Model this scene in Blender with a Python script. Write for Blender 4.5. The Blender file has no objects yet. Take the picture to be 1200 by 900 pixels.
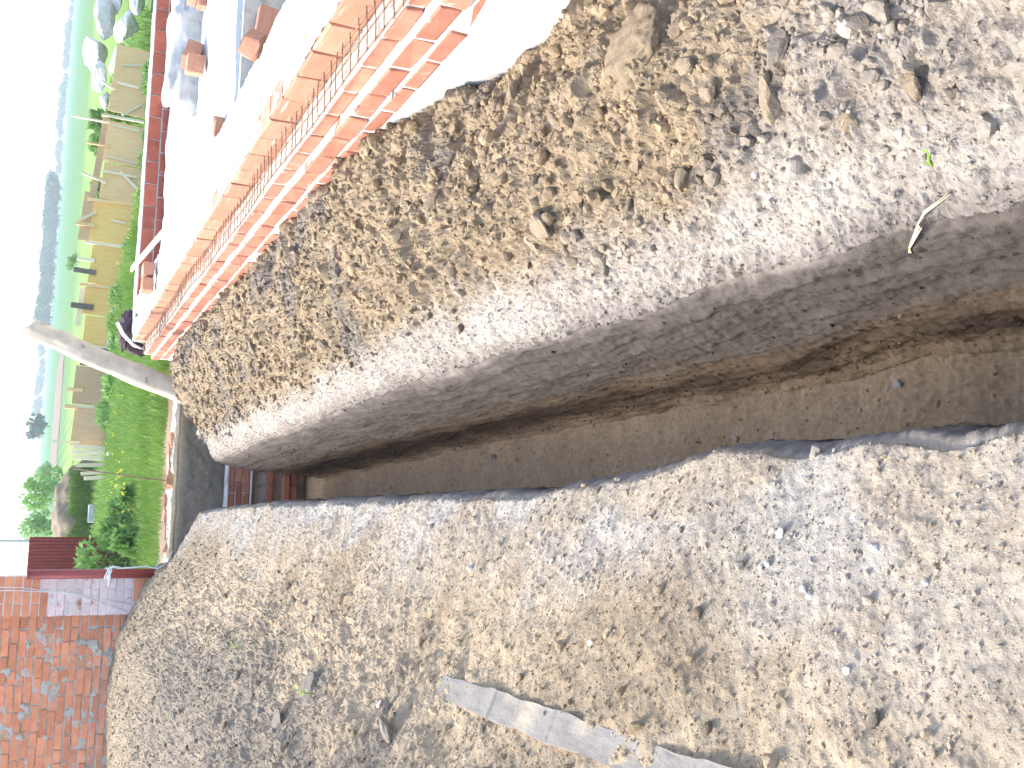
import bpy, math, random
import numpy as np
from mathutils import Vector, Matrix

# ------------------------------------------------------------------ camera, sky, sun, exposure
scene = bpy.context.scene
R = math.radians
H = 1.55                                   # eye height above the trench lip (z = 0); the trench runs along +Y
PITCH, YAW, ROLL = R(25.2), R(8.2), R(4.5)
fwd = Vector((math.sin(YAW)*math.cos(PITCH), math.cos(YAW)*math.cos(PITCH), -math.sin(PITCH)))
rt = Vector((math.cos(YAW), -math.sin(YAW), 0.0))
up = rt.cross(fwd)
r2 = rt*math.cos(ROLL) + up*math.sin(ROLL)
u2 = up*math.cos(ROLL) - rt*math.sin(ROLL)
cd = bpy.data.cameras.new('camera')
cam = bpy.data.objects.new('camera', cd)
scene.collection.objects.link(cam)
cd.sensor_fit = 'HORIZONTAL'; cd.sensor_width = 36.0; cd.lens = 35.01
cd.clip_start = 0.02; cd.clip_end = 9000
# the camera was held on its side: picture-right is downwards, picture-up is to the right
m = Matrix((-u2, r2, -fwd)).transposed().to_4x4()
m.translation = Vector((0, 0, H))
cam.matrix_world = m
scene.camera = cam

SUN_EL, SUN_OFF = R(50), R(38)             # sun over the left bank, a little beyond the camera's side
S = Vector((-math.cos(SUN_EL)*math.cos(SUN_OFF), math.cos(SUN_EL)*math.sin(SUN_OFF), math.sin(SUN_EL)))
world = bpy.data.worlds.new('World'); scene.world = world
world.use_nodes = True
wn = world.node_tree.nodes; wl = world.node_tree.links
sky = wn.new('ShaderNodeTexSky'); sky.sky_type = 'NISHITA'; sky.sun_disc = False
sky.sun_elevation = SUN_EL; sky.sun_rotation = math.atan2(S.x, S.y)
sky.air_density = 0.9; sky.dust_density = 2.4; sky.ozone_density = 0.3; sky.altitude = 100
bg = wn['Background']; bg.inputs['Strength'].default_value = 0.15
wl.new(sky.outputs[0], bg.inputs[0])
sl = bpy.data.lights.new('sun', 'SUN'); sl.energy = 1.5; sl.angle = R(10); sl.color = (1.0, 0.95, 0.87)
so = bpy.data.objects.new('sun', sl); scene.collection.objects.link(so)
so.rotation_euler = S.to_track_quat('Z', 'Y').to_euler(); so.location = S*60
scene.view_settings.view_transform = 'Standard'; scene.view_settings.look = 'None'
scene.view_settings.exposure = 2.18; scene.view_settings.gamma = 1.0
scene.view_settings.use_curve_mapping = False
scene.cycles.use_denoising = True
try:
    scene.cycles.denoiser = 'OPENIMAGEDENOISE'; scene.cycles.denoising_input_passes = 'RGB_ALBEDO_NORMAL'; scene.cycles.denoising_prefilter = 'ACCURATE'
except Exception: pass
scene.cycles.max_bounces = 6; scene.cycles.volume_bounces = 2

rng = np.random.default_rng(7); random.seed(7)
C = scene.collection

# ------------------------------------------------------------------ helpers
def link(name, data, mat=None, parent=None, label=None, cat=None, group=None, kind=None, loc=None, rot=None):
    o = bpy.data.objects.new(name, data); C.objects.link(o)
    if mat is not None and data is not None and len(data.materials) == 0: data.materials.append(mat)
    if parent is not None: o.parent = parent
    if loc is not None: o.location = loc
    if rot is not None: o.rotation_euler = rot
    if label: o['label'] = label
    if cat: o['category'] = cat
    if group: o['group'] = group
    if kind: o['kind'] = kind
    return o
def empty(name, loc, label, cat, group=None, rz=0.0):
    return link(name, None, None, None, label, cat, group, None, loc, (0, 0, rz))
def mesh_np(name, V, F, smooth=False, mat=None):
    me = bpy.data.meshes.new(name)
    V = np.asarray(V, np.float32); F = np.asarray(F, np.int32)
    k = F.shape[1]
    me.vertices.add(len(V)); me.vertices.foreach_set('co', V.ravel())
    me.loops.add(F.size); me.loops.foreach_set('vertex_index', F.ravel())
    me.polygons.add(len(F)); me.polygons.foreach_set('loop_start', np.arange(0, F.size, k, dtype=np.int32))
    me.update(calc_edges=True)
    me.polygons.foreach_set('use_smooth', np.full(len(F), smooth))
    if mat: me.materials.append(mat)
    return me
def set_col(me, name, col):
    a = me.attributes.new(name, 'FLOAT_COLOR', 'POINT')
    c = np.ones((len(me.vertices), 4), np.float32); c[:, :col.shape[1]] = col
    a.data.foreach_set('color', c.ravel())
class MB:
    def __init__(s): s.v = []; s.f = []
    def add(s, vs, fs):
        b = len(s.v); s.v += [tuple(v) for v in vs]; s.f += [tuple(i+b for i in f) for f in fs]
    def box(s, c, d, rot=None, jit=0.0, bev=0.0):
        hx, hy, hz = d[0]/2, d[1]/2, d[2]/2
        M = rot.to_matrix() if rot is not None else Matrix.Identity(3)
        if bev > 0:
            vs = []; idx = {}
            def P(sx, sy, sz, ax):
                k = (sx, sy, sz, ax)
                if k not in idx:
                    q = [sx*(hx-bev), sy*(hy-bev), sz*(hz-bev)]
                    q[ax] = (sx, sy, sz)[ax]*(hx, hy, hz)[ax]
                    j = [random.uniform(-jit, jit) for _ in range(3)]
                    idx[k] = len(vs); vs.append(Vector(c)+M@Vector((q[0]+j[0], q[1]+j[1], q[2]+j[2])))
                return idx[k]
            fs = []
            for ax in range(3):
                for sg in (-1, 1):
                    a, b = [(1, 2), (2, 0), (0, 1)][ax]
                    q = []
                    for (p, r) in ((-1, -1), (1, -1), (1, 1), (-1, 1)):
                        k = [0, 0, 0]; k[ax] = sg; k[a] = p; k[b] = r
                        q.append(P(k[0], k[1], k[2], ax))
                    fs.append(q if sg > 0 else q[::-1])
            for ax in range(3):                      # edge chamfers
                a, b = [(1, 2), (2, 0), (0, 1)][ax]
                for p in (-1, 1):
                    for r in (-1, 1):
                        def K(t):
                            k = [0, 0, 0]; k[ax] = t; k[a] = p; k[b] = r; return k
                        k0, k1 = K(-1), K(1)
                        q = [P(*k0, a), P(*k1, a), P(*k1, b), P(*k0, b)]
                        fs.append(q if p*r < 0 else q[::-1])
            for sx in (-1, 1):
                for sy in (-1, 1):
                    for sz in (-1, 1):
                        q = [P(sx, sy, sz, 0), P(sx, sy, sz, 1), P(sx, sy, sz, 2)]
                        fs.append(q if sx*sy*sz > 0 else q[::-1])
            s.add(vs, fs); return
        vs = []
        for x in (-hx, hx):
            for y in (-hy, hy):
                for z in (-hz, hz):
                    j = [random.uniform(-jit, jit) for _ in range(3)]
                    vs.append(Vector(c)+M@Vector((x+j[0], y+j[1], z+j[2])))
        s.add(vs, [(0, 1, 3, 2), (4, 6, 7, 5), (0, 4, 5, 1), (2, 3, 7, 6), (0, 2, 6, 4), (1, 5, 7, 3)])
    def tube(s, pts, rad, n=6, caps=True):
        pts = [Vector(p) for p in pts]
        rads = rad if hasattr(rad, '__len__') else [rad]*len(pts)
        rings = []; vs = []; fs = []
        for i, p in enumerate(pts):
            t = (pts[min(i+1, len(pts)-1)] - pts[max(i-1, 0)]).normalized()
            a = t.cross(Vector((0, 0, 1)) if abs(t.z) < .9 else Vector((1, 0, 0))).normalized(); b = t.cross(a)
            for k in range(n):
                an = 2*math.pi*k/n
                vs.append(p + (a*math.cos(an) + b*math.sin(an))*rads[i])
        for i in range(len(pts)-1):
            for k in range(n):
                fs.append((i*n+k, i*n+(k+1) % n, (i+1)*n+(k+1) % n, (i+1)*n+k))
        if caps:
            fs.append(tuple(range(n))[::-1]); fs.append(tuple(range((len(pts)-1)*n, len(pts)*n)))
        s.add(vs, fs)
    def mesh(s, name, mat=None, smooth=False):
        me = bpy.data.meshes.new(name); me.from_pydata([tuple(v) for v in s.v], [], s.f); me.update()
        if smooth: me.polygons.foreach_set('use_smooth', [True]*len(me.polygons))
        if mat: me.materials.append(mat)
        return me

# --- numpy noise
def hsh(i, j, k, seed):
    h = (i.astype(np.int64)*374761393 + j.astype(np.int64)*668265263 + k*1274126177 + seed*974634217) & 0xffffffff
    h = ((h ^ (h >> 13))*1274126177) & 0xffffffff
    h = ((h ^ (h >> 16))*2246822519) & 0xffffffff
    return ((h ^ (h >> 15)) & 0xffffff)/16777216.0
def vn2(u, v, seed=0):
    i = np.floor(u); j = np.floor(v); fu = u-i; fv = v-j
    fu = fu*fu*(3-2*fu); fv = fv*fv*(3-2*fv)
    a = hsh(i, j, 0, seed); b = hsh(i+1, j, 0, seed); c = hsh(i, j+1, 0, seed); d = hsh(i+1, j+1, 0, seed)
    return (a*(1-fu)+b*fu)*(1-fv)+(c*(1-fu)+d*fu)*fv
def fbm2(u, v, oct=4, seed=0, gain=.5):
    s = 0; a = 1.0; t = 0
    for o in range(oct):
        s = s + a*vn2(u*2**o+o*17.3, v*2**o-o*9.1, seed+o*31); t += a; a *= gain
    return s/t*2-1
def clods(u, v, cell, seed, fill=1.0):
    """tilted polygonal lumps, one a cell; height in units of cell"""
    U = u/cell; V = v/cell; i0 = np.floor(U); j0 = np.floor(V)
    best = np.zeros_like(U)
    for di in (-1, 0, 1):
        for dj in (-1, 0, 1):
            i = i0+di; j = j0+dj
            cx = i+.1+.8*hsh(i, j, 1, seed); cy = j+.1+.8*hsh(i, j, 2, seed)
            r = .38+.55*hsh(i, j, 3, seed)**1.5
            an = hsh(i, j, 4, seed)*3.14159; ca = np.cos(an); sa = np.sin(an)
            x = U-cx; y = V-cy
            p = (x*ca+y*sa)/r; q = (-x*sa+y*ca)/(r*(.6+.4*hsh(i, j, 5, seed)))
            d = np.maximum(np.maximum(np.abs(p), np.abs(q)), np.abs(p*.75+q*.8))
            d = .65*d+.35*np.sqrt(p*p+q*q)
            top = .25+.3*hsh(i, j, 6, seed) + (hsh(i, j, 7, seed)-.5)*.7*p + (hsh(i, j, 8, seed)-.5)*.7*q
            h = np.minimum(top, (1-d)*1.4)*r*1.3
            if fill < 1: h = np.where(hsh(i, j, 9, seed) < fill, h, 0)
            best = np.maximum(best, h)
    return best
def sstep(a, b, x):
    t = np.clip((x-a)/(b-a), 0, 1); return t*t*(3-2*t)

# --- materials
def newmat(name):
    m = bpy.data.materials.new(name); m.use_nodes = True
    nt = m.node_tree; b = nt.nodes['Principled BSDF']; b.inputs['Specular IOR Level'].default_value = .25
    return m, nt.nodes, nt.links, b
def pm(name, c1, c2, scale=8.0, rough=.9, bump=0.0, bscale=None, rnd=0.0, detail=6.0, stretch=None, c3=None, c3s=2.0, c3t=(.55, .65), coord='Object', attr=None, spec=.25, metal=0.0, bdist=.01):
    m, N, L, b = newmat(name)
    b.inputs['Roughness'].default_value = rough; b.inputs['Specular IOR Level'].default_value = spec
    b.inputs['Metallic'].default_value = metal
    tc = N.new('ShaderNodeTexCoord'); vec = tc.outputs[coord]
    if rnd > 0:                                     # every piece its own cut of the pattern
        oi = N.new('ShaderNodeObjectInfo'); vm = N.new('ShaderNodeVectorMath'); vm.operation = 'MULTIPLY_ADD'
        vm.inputs[1].default_value = (1, 1, 1); L.new(vec, vm.inputs[0])
        cm = N.new('ShaderNodeCombineXYZ'); mu = N.new('ShaderNodeMath'); mu.operation = 'MULTIPLY'; mu.inputs[1].default_value = 37.0
        L.new(oi.outputs['Random'], mu.inputs[0])
        for i in range(3): L.new(mu.outputs[0], cm.inputs[i])
        L.new(cm.outputs[0], vm.inputs[2]); vec = vm.outputs[0]
    if stretch:
        mp = N.new('ShaderNodeMapping'); mp.inputs['Scale'].default_value = stretch; L.new(vec, mp.inputs[0]); vec = mp.outputs[0]
    n = N.new('ShaderNodeTexNoise'); n.inputs['Scale'].default_value = scale; n.inputs['Detail'].default_value = detail
    n.inputs['Roughness'].default_value = .65; L.new(vec, n.inputs['Vector'])
    cr = N.new('ShaderNodeValToRGB'); cr.color_ramp.elements[0].position = .32; cr.color_ramp.elements[1].position = .68
    cr.color_ramp.elements[0].color = (*c1, 1); cr.color_ramp.elements[1].color = (*c2, 1)
    L.new(n.outputs[0], cr.inputs[0]); col = cr.outputs[0]
    if c3:
        n3 = N.new('ShaderNodeTexNoise'); n3.inputs['Scale'].default_value = c3s; n3.inputs['Detail'].default_value = 5; L.new(vec, n3.inputs['Vector'])
        mr = N.new('ShaderNodeMapRange'); mr.inputs[1].default_value = c3t[0]; mr.inputs[2].default_value = c3t[1]; L.new(n3.outputs[0], mr.inputs[0])
        mx = N.new('ShaderNodeMixRGB'); mx.inputs[2].default_value = (*c3, 1); L.new(mr.outputs[0], mx.inputs[0]); L.new(col, mx.inputs[1]); col = mx.outputs[0]
    if attr:                                        # soil / paint colour carried by the mesh, the noise varies it
        at = N.new('ShaderNodeAttribute'); at.attribute_name = attr
        mx = N.new('ShaderNodeMixRGB'); mx.blend_type = 'MULTIPLY'; mx.inputs[0].default_value = 1
        L.new(at.outputs['Color'], mx.inputs[1]); L.new(col, mx.inputs[2]); col = mx.outputs[0]
    if rnd > 0:
        hs = N.new('ShaderNodeHueSaturation'); mr = N.new('ShaderNodeMapRange')
        mr.inputs[3].default_value = 1-rnd; mr.inputs[4].default_value = 1+rnd
        L.new(oi.outputs['Random'], mr.inputs[0]); L.new(mr.outputs[0], hs.inputs['Value']); L.new(col, hs.inputs['Color']); col = hs.outputs[0]
    L.new(col, b.inputs['Base Color'])
    if bump > 0:
        nb = N.new('ShaderNodeTexNoise'); nb.inputs['Scale'].default_value = bscale or scale*3; nb.inputs['Detail'].default_value = 8; nb.inputs['Roughness'].default_value = .7
        L.new(vec, nb.inputs['Vector']); bm = N.new('ShaderNodeBump'); bm.inputs['Strength'].default_value = bump; bm.inputs['Distance'].default_value = bdist
        L.new(nb.outputs[0], bm.inputs['Height']); L.new(bm.outputs[0], b.inputs['Normal'])
    return m
M = {}
M['soil'] = pm('soil', (.82, .80, .78), (1.18, 1.17, 1.15), 45, .95, 1.0, 210, attr='soil', spec=.1, bdist=.006)
M['clod_tan'] = pm('clod_tan', (.24, .185, .12), (.34, .27, .185), 3, .95, 1.0, 7, rnd=.22, spec=.1)
M['clod_grey'] = pm('clod_grey', (.19, .162, .13), (.27, .235, .19), 3, .95, 1.0, 7, rnd=.22, spec=.1)
M['stone'] = pm('stone', (.42, .385, .33), (.58, .54, .47), 14, .8, .3, 60, rnd=.15)
M['brick'] = pm('brick', (.36, .14, .085), (.45, .195, .125), 9, .85, .35, 60, rnd=.20, c3=(.60, .42, .34), c3s=16, c3t=(.62, .8))
M['brick_shaded'] = pm('brick_shaded', (.27, .07, .045), (.38, .11, .065), 9, .85, .35, 60, rnd=.15, c3=(.5, .4, .36), c3s=16, c3t=(.64, .8))  # darker red: the far wall's shade is put into the colour
M['block'] = pm('block', (.38, .175, .105), (.47, .235, .15), 5, .85, .5, 26, rnd=.14, stretch=(6, 1, 9), c3=(.68, .55, .46), c3s=5, c3t=(.64, .82))
M['brick_pale'] = pm('brick_pale', (.70, .50, .45), (.82, .70, .66), 18, .88, .35, 60, rnd=.12, c3=(.42, .14, .08), c3s=9, c3t=(.6, .7))
M['brick_fence'] = pm('brick_fence', (.62, .225, .115), (.76, .325, .185), 9, .85, .35, 60, rnd=.16, c3=(.66, .5, .42), c3s=16, c3t=(.62, .8))
M['mortar'] = pm('mortar', (.42, .39, .33), (.58, .54, .46), 18, .95, .8, 70, c3=(.34, .30, .24), c3s=9)
M['mortar_white'] = pm('mortar_white', (.54, .53, .50), (.70, .69, .66), 9, .95, .8, 60, spec=.15, c3=(.36, .33, .28), c3s=2.4, c3t=(.56, .72))
M['concrete'] = pm('concrete', (.44, .435, .42), (.58, .575, .555), 3.5, .9, .25, 40, c3=(.48, .46, .42), c3s=30, c3t=(.70, .74), spec=.2)
M['concrete_grey'] = pm('concrete_grey', (.36, .37, .37), (.5, .5, .49), 12, .9, .4, 60)
M['kerb'] = pm('kerb', (.19, .172, .145), (.26, .238, .205), 12, .9, .4, 60, c3=(.36, .30, .22), c3s=5)
M['rust'] = pm('rust', (.16, .085, .05), (.30, .2, .14), 40, .8, .2, 90, spec=.3)
M['sack'] = pm('sack', (.28, .285, .285), (.48, .48, .465), 5, .85, .6, 22, c3=(.3, .3, .3), c3s=12)
M['wood_grey'] = pm('wood_grey', (.36, .28, .20), (.55, .46, .37), 4, .85, .5, 12, stretch=(14, 14, 1.2), rnd=.12)
M['ply_yellow'] = pm('ply_yellow', (.82, .48, .14), (.88, .58, .22), 2.5, .7, .1, 20, stretch=(8, 8, .8), rnd=.08)
M['ply_tan'] = pm('ply_tan', (.78, .48, .23), (.86, .58, .31), 2.5, .8, .1, 20, stretch=(8, 8, .8), rnd=.1)
M['ply_brown'] = pm('ply_brown', (.56, .35, .19), (.66, .44, .27), 2.5, .8, .1, 20, stretch=(8, 8, .8), rnd=.08)
M['wood_pale'] = pm('wood_pale', (.72, .58, .38), (.84, .72, .52), 3, .8, .2, 20, stretch=(9, 9, 1), rnd=.15)
M['wood_dark'] = pm('wood_dark', (.15, .12, .10), (.25, .2, .16), 3, .85, .3, 20, stretch=(9, 9, 1), rnd=.15)
M['red_paint'] = pm('red_paint', (.24, .042, .034), (.30, .06, .048), 6, .45, .05, 40, spec=.4)
M['cloth'] = pm('cloth', (.075, .045, .055), (.13, .085, .095), 12, .95, .4, 60)
M['rag'] = pm('rag', (.7, .7, .68), (.85, .85, .83), 12, .9, .4, 60)
M['bark'] = pm('bark', (.10, .07, .05), (.18, .14, .1), 8, .95, .5, 30)
M['twig'] = pm('twig', (.5, .4, .25), (.66, .56, .38), 20, .8)
M['heap'] = pm('heap', (.16, .12, .085), (.24, .19, .13), 2.5, .95, 1.0, 9, c3=(.14, .2, .06), c3s=1.1, c3t=(.5, .62))
def leafmat(name, c1, c2, scale=30, rnd=.2, trans=.35):
    m = pm(name, c1, c2, scale, .6, rnd=rnd, spec=.3)
    N = m.node_tree.nodes; L = m.node_tree.links; b = N['Principled BSDF']; out = N['Material Output']
    src = b.inputs['Base Color'].links[0].from_socket
    t = N.new('ShaderNodeBsdfTranslucent'); L.new(src, t.inputs[0])
    mx = N.new('ShaderNodeMixShader'); mx.inputs[0].default_value = trans
    L.new(b.outputs[0], mx.inputs[1]); L.new(t.outputs[0], mx.inputs[2]); L.new(mx.outputs[0], out.inputs[0])
    return m
M['grass'] = leafmat('grass', (.10, .20, .03), (.23, .36, .075), 1.1, 0)
M['leaf'] = leafmat('leaf', (.14, .28, .06), (.26, .42, .13), 3, .25)
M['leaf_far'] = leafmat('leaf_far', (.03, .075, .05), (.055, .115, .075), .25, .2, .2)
M['yellow'] = leafmat('yellow', (.65, .55, .05), (.75, .65, .1), 30, .1)
M['sprout'] = leafmat('sprout', (.22, .42, .04), (.32, .5, .08), 30, .1)

# ------------------------------------------------------------------ the dug earth: bank, trench, bank
LIPL = np.array([(-0.03, 12), (-0.033, 9.512), (0.022, 7.194), (0.043, 4.33), (0.053, 2.992), (0.08, 2.437), (0.099, 2.217), (0.129, 2.026), (0.148, 1.858), (0.148, 1.767), (0.127, 1.603), (0.135, 1.482), (0.148, 1.352), (0.139, 1.256), (0.148, 1.167), (0.149, 1.087), (.15, -3)])[::-1]
LIPR = np.array([(.44, 12), (0.457, 9.959), (0.51, 7.919), (0.58, 5.521), (0.598, 4.149), (0.597, 3.264), (0.596, 2.647), (0.597, 2.192), (0.592, 1.842), (0.583, 1.566), (0.568, 1.342), (0.567, 1.156), (.56, -3)])[::-1]
th = np.concatenate([np.linspace(R(-52), R(27), 90)[:-1], np.linspace(R(27), math.atan(10.86/1.55), 690)])
Yr = 1.55*np.tan(th)
NR = len(Yr)
def lipL(y): return np.interp(y, LIPL[:, 1], LIPL[:, 0]) + .014*fbm2(y*5, y*0+3, 4, 5, .6)
def lipR(y): return np.interp(y, LIPR[:, 1], LIPR[:, 0]) + .022*fbm2(y*3, y*0+8, 5, 6, .6)
def floor_z(y): return np.interp(y, [-3, 1.6, 2.4, 3.1, 4.5, 7, 10], [-.55, -.64, -.74, -.82, -.95, -1.02, -1.06])
def contact(y): return np.interp(y, [-3, 2.6, 3.2, 3.8, 4.6, 6.5, 9, 11], [-.08, -.06, -.04, .06, .22, .27, .30, .28])
nA, nB, nCc, nD, nE = 410, 30, 76, 120, 340
def row_profile(y):
    """polyline pieces of one cross-section"""
    xl = float(lipL(np.array([y]))[0]); xr = float(lipR(np.array([y]))[0]); fz = float(floor_z(y))
    mf = np.interp(y, [-3, 1.0, 3, 7, 9.3, 10, 10.9], [.8, .9, 1.0, 1.02, 1.0, .93, .9])
    zl = .12
    A = np.array([(-9.5, .15), (-4.2, .45), (-2.6, .74), (-1.7, .80), (-1.2, .73), (-.78, .53), (-.38, .31), (-.10, .17), (-.03, .135), (0, .12)])
    A = np.column_stack([A[:, 0]+xl, zl+(A[:, 1]-.12)*mf])
    xmin = xl - (1.15+.42*max(y, 0)+ (0 if y > 0 else -.3*y))
    xs = xl + (xmin-xl)*np.linspace(1, 0, nA)**1.15
    za = np.interp(xs, A[:, 0], A[:, 1])
    k = np.interp(y, [-3, 6, 8.5, 9.8, 11], [1, 1, 1.15, 1.35, 1.35])
    cz = float(contact(y))
    E = np.array([(0, 0), (.035, .04), (.10, .07), (.2, .105), (.30, .15), (.42, .20), (.6, .255*k), (.8, .30*k), (1.0, .31*k), (1.2, .31)])
    E = np.column_stack([E[:, 0]+xr, E[:, 1]]); E = E[E[:, 0] < 1.62]
    E = np.vstack([E, [(1.66, cz)]])
    if y < 4.0:                                     # beside the bare concrete the heap is scooped out
        w = min(1, (4.0-y)/.75); E[:, 1] -= w*.25*np.clip((E[:, 0]-1.12)/.36, 0, 1)*(E[:, 0] < 1.65)
    xe = np.linspace(xr, 1.66, nE); ze = np.interp(xe, E[:, 0], E[:, 1])
    def arc(P, n):
        P = np.array(P); d = np.r_[0, np.cumsum(np.hypot(*np.diff(P, axis=0).T))]
        t = np.linspace(0, d[-1], n); return np.interp(t, d, P[:, 0]), np.interp(t, d, P[:, 1])
    xb, zb = arc([(xl, zl), (xl+.022, zl-.03), (xl+.035, zl-.15), (xl+.05, zl-.5), (xl+.07, fz+.05), (xl+.10, fz)], nB)
    xd, zd = arc([(xr-.15, fz), (xr-.125, fz+.05), (xr-.11, fz+.25), (xr-.088, fz*.45), (xr-.062, -.2), (xr-.035, -.085), (xr-.012, -.022), (xr, 0)], nD)
    xc = np.linspace(xb[-1], xd[0], nCc); zc = fz-.015*np.sin(np.linspace(0, math.pi, nCc))
    X = np.r_[xs, xb[1:], xc[1:], xd[1:], xe[1:]]; Z = np.r_[za, zb[1:], zc[1:], zd[1:], ze[1:]]
    return X, Z
P = np.zeros((NR, nA+nB+nCc+nD+nE-4, 3))
for i, y in enumerate(Yr):
    P[i, :, 0], P[i, :, 2] = row_profile(y); P[i, :, 1] = y
X = P[..., 0]; Y = P[..., 1]; Z = P[..., 2]
# smooth the polyline corners across each section
for _ in range(6):
    Z[:, 1:-1] = .25*Z[:, :-2]+.5*Z[:, 1:-1]+.25*Z[:, 2:]
cA = nA-1; cB = cA+nB-1; cC = cB+nCc-1; cD = cC+nD-1
NC = X.shape[1]
ci = np.broadcast_to(np.arange(NC), X.shape)
arc = np.zeros_like(X); arc[:, 1:] = np.cumsum(np.hypot(np.diff(X, axis=1), np.diff(Z, axis=1)), axis=1)
arc -= arc[:, cA:cA+1]                             # metres from the left lip
xl = X[:, cA:cA+1]; xr = X[:, cD:cD+1]
dl = np.clip(xl-X, 0, 99)*(ci <= cA); dr = np.clip(X-xr, 0, 99)*(ci >= cD)
Mz = [ci <= cA, (ci > cA) & (ci < cB), (ci >= cB) & (ci <= cC), (ci > cC) & (ci < cD), ci >= cD]
left, wallL, flo, wallR, right = [q.astype(float) for q in Mz]
u = Y+.0; v = arc
big = fbm2(u*1.3, v*1.3, 4, 40)                    # slow wandering of everything
med = fbm2(u*5, v*5, 4, 41)
Z += left*(.075*fbm2(u*.9, v*.9, 3, 42)*sstep(.15, .8, dl)) + right*.035*fbm2(u*1.1, v*1.6, 3, 43)*sstep(.08, .35, dr)*sstep(1.66, 1.5, X)
# the crossing pit at the far end
wob = .05*fbm2(X*3, X*0+2, 3, 77)
pit = sstep(9.86+0, 10.02, Y+wob)*sstep(-.62, -.40, X+.04*fbm2(Y*4, Y*0, 2, 78))*sstep(1.62, 1.5, X)
Z[:] = Z*(1-pit) + np.minimum(Z, -1.08)*pit
# rough displacement along the surface normal
wR = right*sstep(.10, .32, dr+.10*med)             # loose heap on the house side
lipRw = right*(1-sstep(.10, .32, dr+.10*med))
wL = left*sstep(.22, .62, dl+.16*med)
lipLw = left*(1-sstep(.22, .62, dl+.16*med))
c16 = clods(u, v, .17, 1, .7); c8 = clods(u+.013*med, v, .085, 2, .85); c4 = clods(u, v, .042, 3, .9); c2 = clods(u, v, .021, 4)
st = clods(u, v*.38, .03, 8, .9)                   # crumbs drawn out down the slope
fine = fbm2(u*60, v*60, 3, 44); streak = fbm2(u*3+v*2.2, v*26-u*5, 4, 46); spade = fbm2(u*2.2, v*8, 3, 47)
bite = fbm2(u*9, v*9, 5, 55, .6)
D = wR*(c16*.17*.42 + c8*.085*.58 + c4*.042*.62 + c2*.021*.6 + .006*fine)
D += lipRw*(c4*.042*.30 + c2*.021*.55 + c8*.085*.16 + .016*bite + .005*fine)
nearL = .28+.72*sstep(1.8, 4.2, Y)
D += wL*(nearL*(c16*.17*.12 + c8*.085*.26 + c4*.042*.36 + c2*.021*.5) + .016*bite + .030*fbm2(u*3, v*3, 3, 56)*(1-nearL) + .0012*fine)
D += lipLw*(st*.03*.26*(nearL+.2) + c2*.021*.22*nearL + c8*.085*.06 + .0018*fine + .010*bite + .014*fbm2(u*7, v*2.5, 4, 48))
lowR = wallR*sstep(.28, .05, np.abs(Z-np.broadcast_to(floor_z(Y), Z.shape)))
D += wallR*(.010*streak + .014*spade + .005*bite + .004*fine + c2*.021*.08) + lowR*(c8*.085*.10+c4*.042*.20)
D += flo*(.020*bite + .016*fbm2(u*4, v*4, 4, 49) + c4*.042*.16*sstep(-.1, .4, fbm2(u*2, v*3, 3, 52)) + c2*.021*.4 + .005*fine)
D += wallL*(.008*streak+.006*fine)
D += .0025*fine*(1-.7*left)
edge = np.ones_like(D); edge *= 1-.8*sstep(1.60, 1.655, X)
D *= edge
Px = np.gradient(P, axis=0); Py = np.gradient(P, axis=1)
Nn = np.cross(Py, Px); ln = np.linalg.norm(Nn, axis=2, keepdims=True); Nn /= np.maximum(ln, 1e-9)
Nn *= np.sign(np.sum(Nn*np.array([0, 0, 1.0]), axis=2, keepdims=True)+1e-6)
PD = P + Nn*D[..., None]
# soil colours (strata and drying; left bank and trench floor also lightened against weak light)
def colr(*c): return np.array(c)
col = np.zeros(P.shape)
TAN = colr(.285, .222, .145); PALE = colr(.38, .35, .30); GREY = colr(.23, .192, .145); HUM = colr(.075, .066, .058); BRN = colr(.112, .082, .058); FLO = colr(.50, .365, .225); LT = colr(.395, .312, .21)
def mix(a, b, w): return a+(b-a)*w[..., None]
patch = fbm2(u*2.3, v*2.3, 4, 60); patch2 = fbm2(u*6, v*6, 4, 61); cellv = fbm2(u*22, v*22, 2, 62)
cr = mix(np.broadcast_to(TAN, P.shape), np.broadcast_to(colr(.205, .175, .14), P.shape), sstep(.05, .45, patch+.5*patch2))
cr = mix(cr, np.broadcast_to(colr(.29, .265, .235), P.shape), sstep(1.9, 1.35, Y+.5*patch)*.75)
whit = sstep(-.25, .25, fbm2(u*4, v*4, 4, 63))
cp = mix(np.broadcast_to(colr(.31, .28, .24), P.shape), np.broadcast_to(PALE*.95, P.shape), whit)
cp = mix(np.broadcast_to(colr(.20, .18, .16), P.shape), cp, sstep(-.015, .06, dr+.035*patch2))
cr = mix(cp, cr, sstep(.10, .30, dr+.10*med))
cl = mix(np.broadcast_to(LT, P.shape), np.broadcast_to(colr(.32, .25, .165), P.shape), sstep(-.1, .4, patch+.4*patch2))  # left bank kept paler than the right to offset the grazing sun
cl = mix(cl, np.broadcast_to(GREY, P.shape), sstep(.45, .95, dl+.35*patch)*sstep(1.2, 3.2, Y))
cl = mix(cl, np.broadcast_to(colr(.285, .23, .155), P.shape), sstep(6.5, 8.5, Y+patch)*.7)
lw = sstep(.42, .08, (dl+.16*patch+.10*patch2)*(.62+.38*sstep(1.4, 2.6, Y)))
cl = mix(cl, np.broadcast_to(PALE, P.shape), lw*(.45+.55*whit))
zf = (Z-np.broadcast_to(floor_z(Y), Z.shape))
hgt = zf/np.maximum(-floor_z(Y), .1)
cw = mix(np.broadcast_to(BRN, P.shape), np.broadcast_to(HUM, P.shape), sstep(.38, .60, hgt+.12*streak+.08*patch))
cw = mix(cw, np.broadcast_to(colr(.115, .102, .09), P.shape), sstep(.86, .98, hgt+.06*patch2))
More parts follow.
